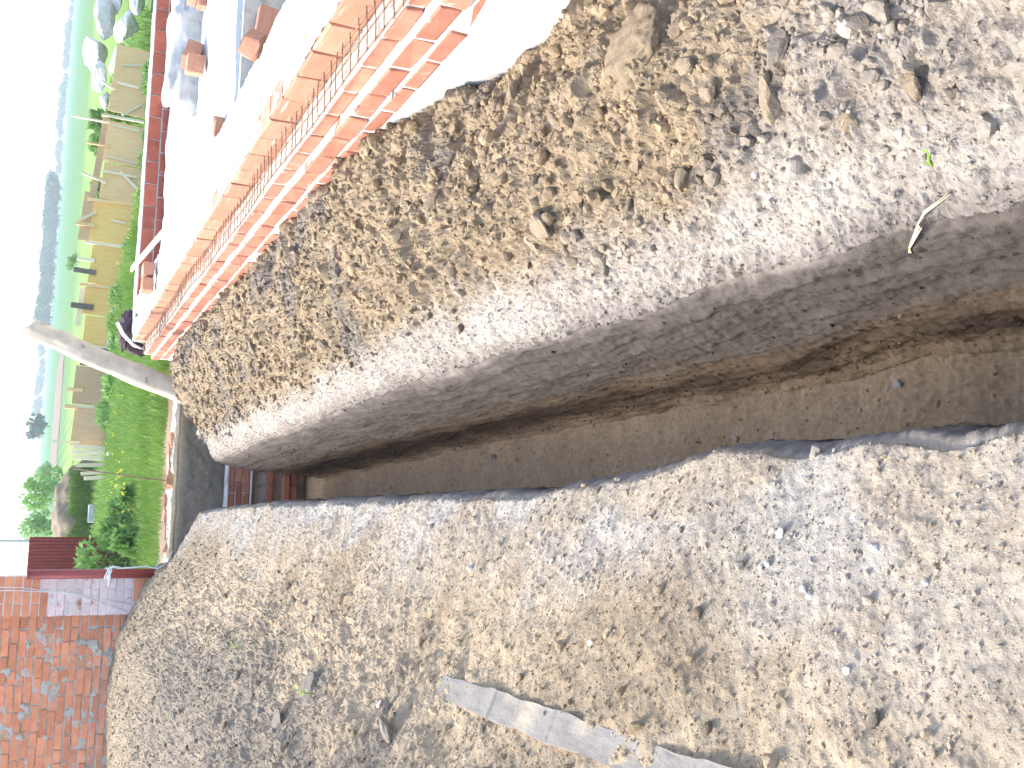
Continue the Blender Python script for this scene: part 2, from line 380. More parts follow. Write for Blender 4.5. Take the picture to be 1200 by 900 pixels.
cw = mix(cw, np.broadcast_to(colr(.20, .18, .16), P.shape), sstep(.965, 1.0, hgt+.04*patch2))
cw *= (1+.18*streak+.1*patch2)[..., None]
cf = FLO*(1+.18*patch+.12*patch2)[..., None]  # floor tone lifted to make up for the trench shade
for msk, cc in ((left, cl), (wallL, cw), (flo, cf), (wallR, cw), (right, cr)): col += cc*msk[..., None]
bl = sstep(.0, .24, zf+.05*patch2)*wallR + (1-wallR); col = np.where((wallR > 0)[..., None], mix(cf, col, bl), col)  # wall foot blended to the lifted floor tone against the shade there
col *= (1+.14*cellv)[..., None]
col = np.clip(col, .02, .85)
def grid_mesh(name, a, b):
    V = PD[:, a:b+1].reshape(-1, 3); n = b-a+1
    ii = np.arange(NR-1)[:, None]*n+np.arange(n-1)[None, :]
    F = np.stack([ii, ii+1, ii+1+n, ii+n], -1).reshape(-1, 4)
    me = mesh_np(name, V, F, name == 'trench', M['soil']); set_col(me, 'soil', col[:, a:b+1].reshape(-1, 3))
    return me
bankL = link('left_spoil_bank', grid_mesh('left_spoil_bank', 0, cA), kind='structure', label='sloping bank of dug earth on the side of the brick fence')
trench = link('trench', grid_mesh('trench', cA, cD), kind='structure', label='narrow foundation trench dug with straight walls')
bankR = link('right_spoil_bank', grid_mesh('right_spoil_bank', cD, NC-1), kind='structure', label='heap of loose clay clods against the house foundation')

# --- clods lying on the banks
def clod_shape(seed, sub=2, rough=.05):
    import bmesh
    r = random.Random(seed); bm = bmesh.new(); bmesh.ops.create_icosphere(bm, subdivisions=sub, radius=1)
    pl = []
    for _ in range(9):
        n = Vector((r.gauss(0, 1), r.gauss(0, 1), r.gauss(0, 1))).normalized(); pl.append((n, r.uniform(.45, .9)))
    sc = Vector((r.uniform(.8, 1.25), r.uniform(.65, 1.0), r.uniform(.5, .8)))
    for vv in bm.verts:
        d = vv.co.normalized(); k = 1.02
        for n, h in pl:
            dn = d.dot(n)
            if dn > .05: k = min(k, h/dn)
        k *= r.uniform(1-rough, 1+rough)
        vv.co = Vector((d.x*k*sc.x, d.y*k*sc.y, d.z*k*sc.z))
    V = np.array([tuple(v.co) for v in bm.verts]); F = np.array([[v.index for v in f.verts] for f in bm.faces]); bm.free()
    return V, F
SH3 = [clod_shape(300+i, 3, .06) for i in range(7)]; SH2 = [clod_shape(100+i, 2) for i in range(10)]; SH1 = [clod_shape(200+i, 1) for i in range(10)]
OCV = np.array([(1, 0, 0), (-1, 0, 0), (0, 1, 0), (0, -1, 0), (0, 0, 1), (0, 0, -1.)]); OCF = np.array([(0, 2, 4), (2, 1, 4), (1, 3, 4), (3, 0, 4), (2, 0, 5), (1, 2, 5), (3, 1, 5), (0, 3, 5)])
SH0 = [(OCV*(1+.35*np.random.default_rng(i).normal(size=OCV.shape)*.6)*[1.1, .9, .8], OCF) for i in range(8)]
def rotm(n):
    q = rng.normal(size=(n, 4)); q /= np.linalg.norm(q, axis=1, keepdims=True); w, x, y, z = q.T
    return np.stack([np.stack([1-2*(y*y+z*z), 2*(x*y-z*w), 2*(x*z+y*w)], -1), np.stack([2*(x*y+z*w), 1-2*(x*x+z*z), 2*(y*z-x*w)], -1), np.stack([2*(x*z-y*w), 2*(y*z+x*w), 1-2*(x*x+y*y)], -1)], 1)
def join_clods(name, pos, rad, cols, parent, shapes):
    n = len(pos); Rm = rotm(n); which = rng.integers(0, len(shapes), n)
    Vs = []; Fs = []; Cs = []; base = 0
    for s_, (V, F) in enumerate(shapes):
        k = np.where(which == s_)[0]
        if not len(k): continue
        W = np.einsum('nij,vj->nvi', Rm[k], V)*rad[k, None, None] + pos[k, None, :]
        Vs.append(W.reshape(-1, 3)); Fs.append((F[None]+(np.arange(len(k))*len(V))[:, None, None]+base).reshape(-1, F.shape[1]))
        Cs.append(np.repeat(cols[k], len(V), axis=0)); base += len(k)*len(V)
    me = mesh_np(name, np.vstack(Vs), np.vstack(Fs), False, M['soil']); set_col(me, 'soil', np.vstack(Cs))
    return link(name, me, parent=parent, kind='stuff')
dist2 = X**2+Y**2+(Z-H)**2
cellA = np.zeros_like(X)
dx = np.linalg.norm(np.gradient(P, axis=1), axis=2); dy_ = np.linalg.norm(np.gradient(P, axis=0), axis=2); cellA = dx*dy_
def sample(w, n):
    p = (w*cellA*(Y > .6)*(Y < 10.3)).ravel(); p = p/p.sum()
    return rng.choice(p.size, n, p=p)
PDf = PD.reshape(-1, 3); Nf = Nn.reshape(-1, 3); colf = col.reshape(-1, 3); df = np.sqrt(dist2).ravel()
def scatter(name, w, n, rmin, rmax, alpha, parent, tint, shapes, jit=.25):
    k = sample(w, n); rad = rmin*(1-rng.random(n)*(1-(rmin/rmax)**alpha))**(-1/alpha)
    pos = PDf[k]+Nf[k]*(rad*.18)[:, None]
    cc = colf[k]*tint*(1+jit*rng.normal(size=(n, 1))); return join_clods(name, pos, rad, np.clip(cc, .03, .8), parent, shapes)
tint = np.array([1.08, 1.05, 1.0])
scatter('clod_rubble', wR*(.35+sstep(.0, .5, patch2+.5*med)), 2600, .014, .040, 1.8, bankR, tint, SH2, .14)
scatter('clod_rubble', wR*(.4+sstep(.0, .5, patch2+.5*med)), 9000, .006, .018, 1.6, bankR, tint, SH1, .17)
scatter('crumb_rubble', wR+1.1*lipRw, 34000, .0022, .008, 1.6, bankR, tint, SH0, .2)
scatter('clod_rubble', wL*(.25+sstep(.1, .6, patch2+.5*med))+.10*lipLw, 1300, .009, .026, 1.7, bankL, tint, SH2, .15)
scatter('clod_rubble', wL*(.3+sstep(.1, .6, patch2+.5*med))+.35*lipLw, 8000, .004, .013, 1.7, bankL, tint, SH1, .17)
scatter('crumb_rubble', (wL+1.2*lipLw)*(dl < 2.5)*(.4+sstep(5, 1.5, Y)), 46000, .0016, .007, 1.6, bankL, tint, SH0, .2)
scatter('crumb_rubble', flo*.7+lowR*1.6+.15*wallR, 5000, .0025, .012, 1.6, trench, tint*.95, SH1, .2)
# the larger clods one by one
CM = {}
for key in ('clod_tan', 'clod_grey', 'stone'):
    CM[key] = [mesh_np('clod' if key != 'stone' else 'stone', V, F, False, M[key]) for V, F in (SH3 if key != 'stone' else SH2)[:7]]
def singles(w, n, r0, r1, parent, key, name='clod', sink=.1, flat=.85):
    for k in sample(w, n):
        s = r0*(r1/r0)**(random.random()**1.8)
        p = PDf[k]+Nf[k]*s*sink
        o = link(name, random.choice(CM[key]), None, parent, loc=tuple(p), rot=(random.uniform(-.5, .5), random.uniform(-.5, .5), random.uniform(0, 6.3)))
        o.scale = (s, s*random.uniform(.75, 1.0), s*flat*random.uniform(.7, 1))
wR2 = wR*(X < 1.58)
singles(wR2, 215, .022, .062, bankR, 'clod_tan'); singles(wR2, 14, .018, .035, bankR, 'clod_grey')
singles(wL*(dl < 2.2), 90, .016, .042, bankL, 'clod_tan'); singles(wL*(dl < 2.2), 28, .014, .034, bankL, 'clod_grey')
def ground_z(x, y):
    i = int(np.argmin(np.abs(Yr-y))); j = int(np.argmin(np.abs(PD[i, :, 0]-x)+.0)); return float(PD[i, j, 2])
def put(x, y, s, key, parent, name='stone', sc=(1, 1, .8), sink=.25, mesh=None, z=None):
    o = link(name, mesh or random.choice(CM[key]), None, parent, loc=(x, y, (ground_z(x, y) if z is None else z)+s*sc[2]*sink), rot=(random.uniform(-.3, .3), random.uniform(-.3, .3), random.uniform(0, 6)))
    o.scale = (s*sc[0], s*sc[1], s*sc[2]); return o
# big block of clay at the top of the heap, dark lumps, pale stones
put(1.05, 1.83, .04, 'clod_tan', bankR, 'clay_block'); put(.98, 1.55, .035, 'clod_grey', bankR, 'clay_block')
for x, y, s in ((-.70, 3.95, .07), (-.66, 2.98, .055), (-.86, 4.25, .045), (-.62, 3.12, .035)): put(x, y, s, 'clod_grey', bankL, 'clay_block', (1, 1.1, .6))
for x, y, s in ((-.03, 1.58, .017), (-.09, 1.585, .013), (-.10, 1.60, .012), (-.13, 1.46, .012), (-.14, 1.44, .010), (-.06, 2.66, .016), (-.09, 2.71, .014), (-.18, 3.05, .018), (-.13, 2.5, .012), (-.2, 1.75, .010), (-.3, 2.1, .012), (-.62, 3.18, .022), (-.1, 1.2, .009), (-.05, 1.32, .011), (-.25, 1.3, .010)):
    put(x, y, s, 'stone', bankL)
for x, y, s in ((.73, 1.33, .012), (.775, 1.74, .014), (.72, 1.27, .010), (.80, 1.42, .008), (.70, 1.55, .009), (.68, 1.9, .016), (.67, 2.1, .013), (.9, 1.3, .009), (.74, 1.19, .008)):
    put(x, y, s, 'stone', bankR)
for x, y, s in ((.397, 2.12, .018), (.293, 3.0, .017), (.345, 5.6, .020), (.31, 4.9, .018), (.36, 2.35, .008), (.33, 7.2, .02), (.36, 3.6, .012)):
    put(x, y, s, 'stone', trench, z=float(floor_z(y)))
put(.72, 9.86, .055, 'stone', bankR, 'stone', (1, 1, .8), .2)

# ------------------------------------------------------------------ ground sheet out to the horizon
def gz(x, y):
    z = np.interp(y, [-2000, 8, 11.5, 13, 16, 22, 30, 45, 100, 300, 4000], [0, .1, .24, .20, .05, -.20, -.36, -.6, -1.0, -1.3, -1.6])
    z = z - .38*sstep(5.5, 8.5, x)*sstep(19, 25, y)*sstep(60, 36, y)
    return z + .05*fbm2(x*.35, y*.35, 3, 90)*sstep(11.5, 16, y)
HX0, HX1, HY0, HY1 = -4.0, 1.7, -1.9, 10.86     # where the dug earth lies instead
gx = np.unique(np.r_[-900, -450, -220, -120, -60, -30, -16, -9, -6, HX0, np.linspace(HX0, 14, 110), HX1, 16, 20, 26, 36, 50, 70, 100, 160, 300, 600, 1200])
gy = np.unique(np.r_[-1200, -400, -120, -40, -12, -5, HY0, 0, 2, 4, 6, 8, 9.5, HY1, np.linspace(HY1, 14, 50), np.linspace(14, 34, 90), 36, 38, 41, 45, 50, 56, 64, 75, 90, 110, 140, 180, 240, 320, 420, 560, 750, 1000, 1250, 1500])
GX, GY = np.meshgrid(gx, gy)
GZ = gz(GX, GY) + .02*fbm2(GX*5, GY*5, 3, 91)*sstep(9, 11, GY)*(GY < 40)
GZ = np.where((GX > 1.5) & (GY < 10.8), -.3, GZ)
n = len(gx)
ii = (np.arange(len(gy)-1)[:, None]*n+np.arange(n-1)[None, :])
cxm = (gx[:-1]+gx[1:])/2; cym = (gy[:-1]+gy[1:])/2
keep = ~((cxm[None, :] > HX0) & (cxm[None, :] < HX1) & (cym[:, None] > HY0) & (cym[:, None] < HY1))
ii = ii[keep]
F = np.stack([ii, ii+1, ii+1+n, ii+n], -1)
def ramp_ground():
    m, N, L, b = newmat('ground'); b.inputs['Roughness'].default_value = .95; b.inputs['Specular IOR Level'].default_value = .1
    g = N.new('ShaderNodeNewGeometry'); sx = N.new('ShaderNodeSeparateXYZ'); L.new(g.outputs['Position'], sx.inputs[0])
    n1 = N.new('ShaderNodeTexNoise'); n1.inputs['Scale'].default_value = .8; n1.inputs['Detail'].default_value = 8; L.new(g.outputs['Position'], n1.inputs[0])
    # strips of crop: distance from the fence, a little skew
    ad = N.new('ShaderNodeMath'); ad.operation = 'MULTIPLY_ADD'; ad.inputs[1].default_value = -.25; L.new(sx.outputs[0], ad.inputs[0]); L.new(sx.outputs[1], ad.inputs[2])
    lg = N.new('ShaderNodeMath'); lg.operation = 'LOGARITHM'; lg.inputs[1].default_value = 10; mxm = N.new('ShaderNodeMath'); mxm.operation = 'MAXIMUM'; mxm.inputs[1].default_value = 1.0
    L.new(ad.outputs[0], mxm.inputs[0]); L.new(mxm.outputs[0], lg.inputs[0])
    mr = N.new('ShaderNodeMapRange'); mr.inputs[1].default_value = 0; mr.inputs[2].default_value = 4; L.new(lg.outputs[0], mr.inputs[0])
    cr = N.new('ShaderNodeValToRGB'); e = cr.color_ramp
    def at(d): return math.log10(d)/4
    stops = [(1.0, (.20, .16, .11)), (11.9, (.24, .19, .13)), (12.6, (.11, .17, .045)), (40, (.13, .22, .055)), (52, (.16, .26, .06)), (95, (.19, .29, .08)), (120, (.11, .20, .075)), (420, (.07, .17, .085)), (3000, (.07, .16, .085))]
    e.elements[0].position = at(stops[0][0]); e.elements[0].color = (*stops[0][1], 1)
    e.elements[1].position = at(stops[-1][0]); e.elements[1].color = (*stops[-1][1], 1)
    for d, c in stops[1:-1]:
        k = e.elements.new(at(d)); k.color = (*c, 1)
    L.new(mr.outputs[0], cr.inputs[0])
    mx = N.new('ShaderNodeMixRGB'); mx.blend_type = 'MULTIPLY'; mx.inputs[0].default_value = .6
    c2 = N.new('ShaderNodeValToRGB'); c2.color_ramp.elements[0].position = .3; c2.color_ramp.elements[1].position = .7
    c2.color_ramp.elements[0].color = (.7, .65, .6, 1); c2.color_ramp.elements[1].color = (1.2, 1.2, 1.2, 1)
    L.new(n1.outputs[0], c2.inputs[0]); L.new(cr.outputs[0], mx.inputs[1]); L.new(c2.outputs[0], mx.inputs[2])
    wv = N.new('ShaderNodeTexWave'); wv.inputs['Scale'].default_value = .22; wv.inputs['Distortion'].default_value = .6; wv.bands_direction = 'X'
    L.new(g.outputs['Position'], wv.inputs[0]); m3 = N.new('ShaderNodeMixRGB'); m3.blend_type = 'MULTIPLY'; m3.inputs[0].default_value = .25
    L.new(mx.outputs[0], m3.inputs[1]); L.new(wv.outputs[0], m3.inputs[2])
    L.new(m3.outputs[0], b.inputs['Base Color'])
    bp = N.new('ShaderNodeBump'); bp.inputs['Strength'].default_value = .6; bp.inputs['Distance'].default_value = .03
    n2 = N.new('ShaderNodeTexNoise'); n2.inputs['Scale'].default_value = 20; n2.inputs['Detail'].default_value = 8; L.new(g.outputs['Position'], n2.inputs[0]); L.new(n2.outputs[0], bp.inputs['Height']); L.new(bp.outputs[0], b.inputs['Normal'])
    return m
M['ground'] = ramp_ground()
ground = link('ground', mesh_np('ground', np.stack([GX, GY, GZ], -1).reshape(-1, 3), F, True, M['ground']), kind='structure', label='flat grass land and crop fields running to the horizon')
# ploughed strip, a thin sheet on the field
pv = []
for k in range(9):
    x0 = 5+k*2.5; pv += [(x0, 150+.6*k, float(gz(np.array(x0), np.array(150.)))+.05), (x0+4, 230+.8*k, float(gz(np.array(x0), np.array(230.)))+.05)]
plo = mesh_np('ploughed_field', np.array(pv), np.array([(2*k, 2*k+2, 2*k+3, 2*k+1) for k in range(8)]))
link('ploughed_field', plo, pm('plough', (.13, .10, .075), (.18, .14, .105), .3, .95), kind='structure', label='strip of bare ploughed earth in the green field')
# cut face of the pit below the ground's edge
xs = np.linspace(-1.4, 1.75, 360); zs = np.linspace(0, 1, 150)
BX, BT = np.meshgrid(xs, zs)
topz = np.interp(xs, gx, GZ[np.argmin(np.abs(gy-HY1))])+.015
BZ = topz[None, :]*(1-BT) + (-1.15)*BT
BY = HY1-.01 - .05*BT + .03*fbm2(BX*2, BZ*3, 4, 95)*np.minimum(1, BT*12) - clods(BX, BZ, .06, 96)*.018*np.minimum(1, BT*12) + .010*fbm2(BX*16, BZ*10, 3, 97)*np.minimum(1, BT*12)
BY = np.where(BT < .02, HY1+.02, BY)
n = len(xs); ii = (np.arange(len(zs)-1)[:, None]*n+np.arange(n-1)[None, :])
pb = mesh_np('pit_bank', np.stack([BX, BY, BZ], -1).reshape(-1, 3), np.stack([ii, ii+n, ii+1+n, ii+1], -1).reshape(-1, 4), True, M['soil'])
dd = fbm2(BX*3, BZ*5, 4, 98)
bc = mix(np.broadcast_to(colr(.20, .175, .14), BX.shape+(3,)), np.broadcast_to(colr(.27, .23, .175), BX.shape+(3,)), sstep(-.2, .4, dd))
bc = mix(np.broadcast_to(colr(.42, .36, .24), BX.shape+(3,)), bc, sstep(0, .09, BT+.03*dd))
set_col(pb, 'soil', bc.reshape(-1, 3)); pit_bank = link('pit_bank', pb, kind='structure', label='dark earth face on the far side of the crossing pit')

# ------------------------------------------------------------------ bricks
def bset(name, dims, mat, n=4, jit=.004, bev=.006):
    out = []
    for i in range(n):
        b = MB(); b.box((0, 0, 0), dims, None, jit, bev); out.append(b.mesh(name, M[mat]))
    return out
def lump(name, x0, x1, y0, y1, z, amp, mat, nx, ny, seed=1, sc=9, side=.2, parent=None, **kw):
    """closed slab of hand-laid mortar with a lumpy top"""
    xs = np.linspace(x0, x1, nx); ys = np.linspace(y0, y1, ny); A, B = np.meshgrid(xs, ys)
    T = z+amp*fbm2(A*sc, B*sc, 4, seed)
    T += amp*.9*clods(A, B, .05, seed+3, .5)*.6
    V = [np.stack([A, B, T], -1).reshape(-1, 3)]
    k = nx*ny; V.append(np.stack([A, B, A*0+z-side], -1).reshape(-1, 3)); V = np.vstack(V)
    Fq = []
    for j in range(ny-1):
        for i in range(nx-1):
            a = j*nx+i; Fq.append((a, a+1, a+nx+1, a+nx))
    def strip(idx):
        for p, q in zip(idx[:-1], idx[1:]): Fq.append((q, p, p+k, q+k))
    strip([i for i in range(nx)]); strip([(ny-1)*nx+i for i in range(nx)][::-1]); strip([j*nx for j in range(ny)][::-1]); strip([j*nx+nx-1 for j in range(ny)])
    me = mesh_np(name, V, np.array(Fq), True, M[mat] if isinstance(mat, str) else mat)
    return link(name, me, parent=parent, **kw)

# house foundation: concrete base, outer brick courses, rebar ladder, block course, mortar
fnd = empty('house_foundation', (1.8, 6, .0), 'unfinished orange brick house foundation on a pale concrete base with rebar mesh', 'foundation')
FO = Vector((1.8, 6, 0))
def fl(p): return (p[0]-FO.x, p[1]-FO.y, p[2]-FO.z)
b = MB(); ys = np.linspace(-1.8, 11.75, 280)
vs = []; fs = []
for j, y in enumerate(ys):
    a = .004*math.sin(y*3.1)+.004*math.sin(y*7.7)
    vs += [(1.655+a, y, -.3), (1.655+a*.6, y, .275), (1.664+a*.5, y, .296), (1.95, y, .298)]
for j in range(len(ys)-1):
    for k in range(3): q = j*4+k; fs.append((q, q+4, q+5, q+1))
fs.append((0, 1, 2, 3)); e = (len(ys)-1)*4; fs.append((e+3, e+2, e+1, e))
b.add([fl(v) for v in vs], fs); link('concrete_base', b.mesh('concrete_base', M['concrete']), parent=fnd)
brA = bset('brick', (.12, .246, .064), 'brick', 5); brB = bset('brick', (.12, .246, .084), 'brick', 5); blk = bset('block', (.125, .252, .132), 'block', 5, .003, .005)
y = -1.6; i = 0
while y < 11.7:
    o = link('brick', random.choice(brA), None, fnd, loc=fl((1.717+random.uniform(-.004, .004), y+.06, .325)), rot=(0, 0, random.uniform(-.008, .008)))
    o = link('brick', random.choice(brB), None, fnd, loc=fl((1.717+random.uniform(-.004, .004), y+.18, .412)), rot=(0, random.uniform(-.01, .01), random.uniform(-.01, .01)))
    link('brick', random.choice(brA), None, fnd, loc=fl((1.757+random.uniform(-.006, .006), y+.05, .494)), rot=(0, random.uniform(-.01, .01), random.uniform(-.012, .012)))
    y += .262
yb = 2.09-.262*14; J = []
while yb < 11.75:
    link('block', random.choice(blk), None, fnd, loc=fl((1.895+random.uniform(-.003, .003), yb, .597+random.uniform(-.002, .002))), rot=(0, 0, random.uniform(-.008, .008)))
    yb += .262
# mortar between and on the courses
lump('mortar_bed', 1.6615, 1.83, -1.8, 11.78, .366, .002, 'mortar_white', 12, 700, 11, 20, .085, fnd)
lump('mortar_bed', 1.664, 1.832, -1.8, 11.78, .458, .006, 'mortar_white', 26, 900, 13, 12, .088, fnd)
lump('mortar_bed', 1.706, 1.834, -1.8, 11.78, .531, .010, 'mortar', 24, 900, 17, 10, .066, fnd)
lump('mortar_bed', 1.79, 1.95, -1.8, 11.78, .518, .022, 'mortar', 22, 900, 14, 11, .16, fnd)
lump('mortar_bed', 1.838, 1.955, -1.8, 11.78, .532, .002, 'mortar_white', 8, 500, 15, 20, .03, fnd)
lump('mortar_joint', 1.842, 1.95, -1.8, 11.78, .655, .004, 'mortar_white', 8, 600, 16, 20, .12, fnd)
for ob in list(fnd.children):
    if ob.name.startswith('mortar'): ob.location = -FO
# mortar dabs in the outer joints
for k in range(46):
    o = link('mortar_dab', CM['stone'][k % 6], None, fnd, loc=fl((1.665+random.uniform(-.01, .05), -1+k*.27+random.uniform(-.06, .06), random.choice((.37, .455, .46)))), rot=(random.random(), random.random(), random.random()))
    s = random.uniform(.01, .022); o.scale = (s*.5, s*2.6, s*.6)
# mortar covered wall top with two sandy gaps
xs = np.linspace(1.846, 2.32, 76); ysn = np.linspace(-1.8, 11.78, 900); A, B = np.meshgrid(xs, ysn)
g1 = np.exp(-((A-1.985-.012*fbm2(B*2, B*0, 3, 3))/.024)**2)*sstep(-.35, .05, fbm2(B*1.3, B*0+4, 3, 21)); g2 = np.exp(-((A-2.115-.015*fbm2(B*2, B*0+9, 3, 4))/.03)**2)*sstep(-.15, .2, fbm2(B*1.1, B*0+7, 3, 22))
gap = np.clip(g1+g2, 0, 1)
T = .664+.010*fbm2(A*9, B*9, 4, 23)*sstep(1.84, 1.90, A)+.012*clods(A, B, .06, 24, .6) - .055*gap
n = len(xs); V = np.stack([A, B, T], -1).reshape(-1, 3); ii = (np.arange(len(ysn)-1)[:, None]*n+np.arange(n-1)[None, :])
F = np.stack([ii, ii+1, ii+1+n, ii+n], -1).reshape(-1, 4)
kb = len(V); edge = np.arange(len(ysn))*n+n-1; V = np.vstack([V, V[edge]*[1, 1, 0]+[0, 0, -.2]]); Fe = np.array([(edge[j], kb+j, kb+j+1, edge[j+1]) for j in range(len(ysn)-1)])
me = mesh_np('wall_top', V-np.array(FO), np.vstack([F, Fe]), True, M['soil'])
gc = mix(np.broadcast_to(colr(.74, .73, .71), A.shape+(3,)), np.broadcast_to(colr(.34, .27, .19), A.shape+(3,)), sstep(.25, .6, gap+.2*fbm2(A*40, B*40, 2, 25)))
set_col(me, 'soil', np.vstack([gc.reshape(-1, 3), np.full((len(ysn), 3), .55)])); link('wall_top', me, parent=fnd)
# cross wall, inner floor, far wall
cw_ = lump('cross_wall', 2.325, 9.0, 6.05, 7.72, .610, .018, 'mortar_white', 150, 50, 31, 5, .85, fnd); cw_.location = -FO
b = MB(); b.box((5.66, 6.02, .17), (6.68, .05, .83), None, .0); link('shaded_face', b.mesh('shaded_face', M['mortar']), parent=fnd, loc=tuple(-FO))  # added grey slab gives the wall's front its shade by colour
fl2 = lump('inner_floor', 2.325, 9.0, 7.74, 11.68, .455, .04, 'mortar_white', 90, 60, 32, 2.2, .6, fnd); fl2.location = -FO
bd = bset('block', (.252, .125, .130), 'brick_shaded', 5, .003, .005)
x0 = 2.47
while x0 < 8.8:
    link('block', random.choice(bd), None, fnd, loc=fl((x0, 11.75, .592)), rot=(0, 0, random.uniform(-.01, .01)))
    link('block', random.choice(bd), None, fnd, loc=fl((x0+.12, 11.755, .447)), rot=(0, 0, random.uniform(-.01, .01)))
    x0 += .264
q = lump('far_wall_mortar', 1.96, 9.0, 11.705, 12.1, .665, .010, 'mortar_white', 120, 12, 33, 6, .008, fnd); q.location = -FO
q = lump('far_wall_core', 2.33, 9.0, 11.70, 12.1, .650, .001, 'mortar', 60, 6, 34, 6, .8, fnd); q.location = -FO
q = lump('room_floor', 2.325, 9.0, -1.8, 6.04, .12, .04, 'mortar', 60, 60, 35, 2.2, .4, fnd); q.location = -FO

# rebar ladder mesh lying on the ledge
rb = empty('rebar_mesh', (1.75, 6, .50), 'long welded rebar ladder mesh lying on the foundation ledge beside the orange blocks', 'rebar')
RO = Vector((1.75, 6, .50))
def rp(p): return tuple(Vector(p)-RO)
def rz(y): return .562+.008*math.sin(y*1.7)+.006*math.sin(y*4.1)
def rx(y): return .012*math.sin(y*1.1)
for k, xx in enumerate((1.682, 1.75, 1.818)):
    b = MB(); b.tube([rp((xx+rx(y), y, rz(y)+(0, .002, .006)[k])) for y in np.linspace(.5, 11.6, 60)], .0040, 6); link('long_bar', b.mesh('long_bar', M['rust'], True), parent=rb)
cbm = []
for k in range(4):
    b = MB(); b.tube([(-.085, random.uniform(-.006, .006), 0), (0, random.uniform(-.004, .004), random.uniform(-.004, .004)), (.090, random.uniform(-.006, .006), .004)], .0024, 5); cbm.append(b.mesh('cross_bar', M['rust'], True))
y = .6
while y < 11.5:
    link('cross_bar', random.choice(cbm), None, rb, loc=rp((1.748+rx(y)+random.uniform(-.006, .006), y, rz(y)+.007)), rot=(0, random.uniform(-.03, .03), random.uniform(-.09, .09))); y += random.choice((.085, .095, .105))
# loose bricks, sack, plank on the foundation
GB = 'loose bricks lying on the foundation'
def brick_thing(name, c, dims, rz_, label, mat='block', rx_=0.0, ry_=0.0):
    b = MB(); b.box((0, 0, dims[2]/2), dims, None, .004, .006)
    return link(name, b.mesh(name, M[mat]), label=label, cat='brick', group=GB, loc=c, rot=(rx_, ry_, rz_))
brick_thing('broken_brick', (3.40, 7.56, .635), (.22, .12, .12), .5, 'half brick leaning beside the grey cement sack', 'block', 0, .25)
brick_thing('broken_brick', (3.28, 7.42, .63), (.14, .15, .12), -.2, 'short broken brick lying against the leaning half brick by the sack')
for k in range(4):
    brick_thing('brick', (3.93+.035*k, 7.55+.03*(k % 2), .62+.068*k) if k < 3 else (4.1, 7.48, .625), (.25, .12, .065), .12*k-.1, ('bottom brick of the small stack on the cross wall', 'middle brick of the small stack on the cross wall', 'top brick of the small stack on the cross wall', 'single brick lying beside the small stack on the cross wall')[k])
b = MB(); b.box((0, 0, .07), (.13, .26, .14), None, .004, .006)
link('brick_block', b.mesh('brick_block', M['block']), label='whole block leaning on the grey face of the cross wall', cat='brick', group=GB, loc=(2.93, 5.94, .38), rot=(.12, 0, 1.45))
b = MB(); b.box((0, 0, .05), (.14, .12, .10), None, .012, .012)
link('broken_brick', b.mesh('broken_brick', M['block']), label='chipped half brick on the inner edge of the mortared wall top', cat='brick', group=GB, loc=(2.34, 4.93, .655), rot=(.1, .35, .7))
b = MB(); b.box((0, 0, .04), (.16, .10, .08), None, .01, .01)
link('broken_brick', b.mesh('broken_brick', M['block']), label='half brick bedded where the cross wall meets the wall top', cat='brick', group=GB, loc=(2.43, 6.36, .60), rot=(0, .1, .9))
for k, (dx_, dz_) in enumerate(((0, 0), (.14, 0))):
    b = MB(); b.box((0, 0, .066), (.12, .2, .10), None, .004, .006)
    link('brick_block', b.mesh('brick_block', M['block']), label=('loose block standing on the wall top edge near the pale plank', 'loose block between the wall top block and the pale plank')[k], cat='brick', group=GB, loc=(2.03+dx_, 9.6, .672+dz_), rot=(0, 0, .05*k))
b = MB(); b.box((0, 0, 0), (.06, 3.3, .02), None, .003)
link('plank', b.mesh('plank', M['wood_pale']), label='pale plank lying aslant across the inner floor towards the far wall', cat='plank', loc=(2.53, 10.3, .70), rot=(.012, .05, -.10))
# torn cement sack
def blob(name, mat, dims, seed, amp, sub=4, sc=2.2, pw=.6):
    import bmesh
    bm = bmesh.new(); bmesh.ops.create_icosphere(bm, subdivisions=sub, radius=1)
    from mathutils import noise
    for vv in bm.verts:
        d = vv.co.copy(); d = Vector([math.copysign(abs(t)**pw, t) for t in d])
        k = 1+amp*noise.fractal(d*sc+Vector((seed*7.1, seed, 0)), 1, 2, 4)
        vv.co = Vector((d.x*dims[0]*k, d.y*dims[1]*k, max(d.z, -.8)*dims[2]*k))
    me = bpy.data.meshes.new(name); bm.to_mesh(me); bm.free(); me.materials.append(M[mat])
    me.polygons.foreach_set('use_smooth', [True]*len(me.polygons)); return me
M['clay'] = pm('clay', (.20, .155, .10), (.29, .225, .145), 30, .95, 1.0, 110, spec=.1, bdist=.008)
o = put(1.20, 2.07, 1.0, 'clod_tan', bankR, 'clay_block', (1, 1, 1), -.035, blob('clay_block', 'clay', (.10, .13, .06), 9, .22, 5, 2.6, .7))
sk = empty('cement_sack', (4.0, 8.9, .46), 'torn grey paper cement sack slumped on the inner floor', 'sack', rz=-.35)
link('sack_body', blob('sack_body', 'sack', (.50, .30, .17), 3, .22, 4, 2.0), parent=sk, loc=(0, 0, .13))
b = MB(); b.box((0, 0, 0), (.26, .36, .16), None, .02, .03); link('paper_flap', b.mesh('paper_flap', M['concrete_grey']), parent=sk, loc=(.42, .1, .18), rot=(.1, -.2, .2))
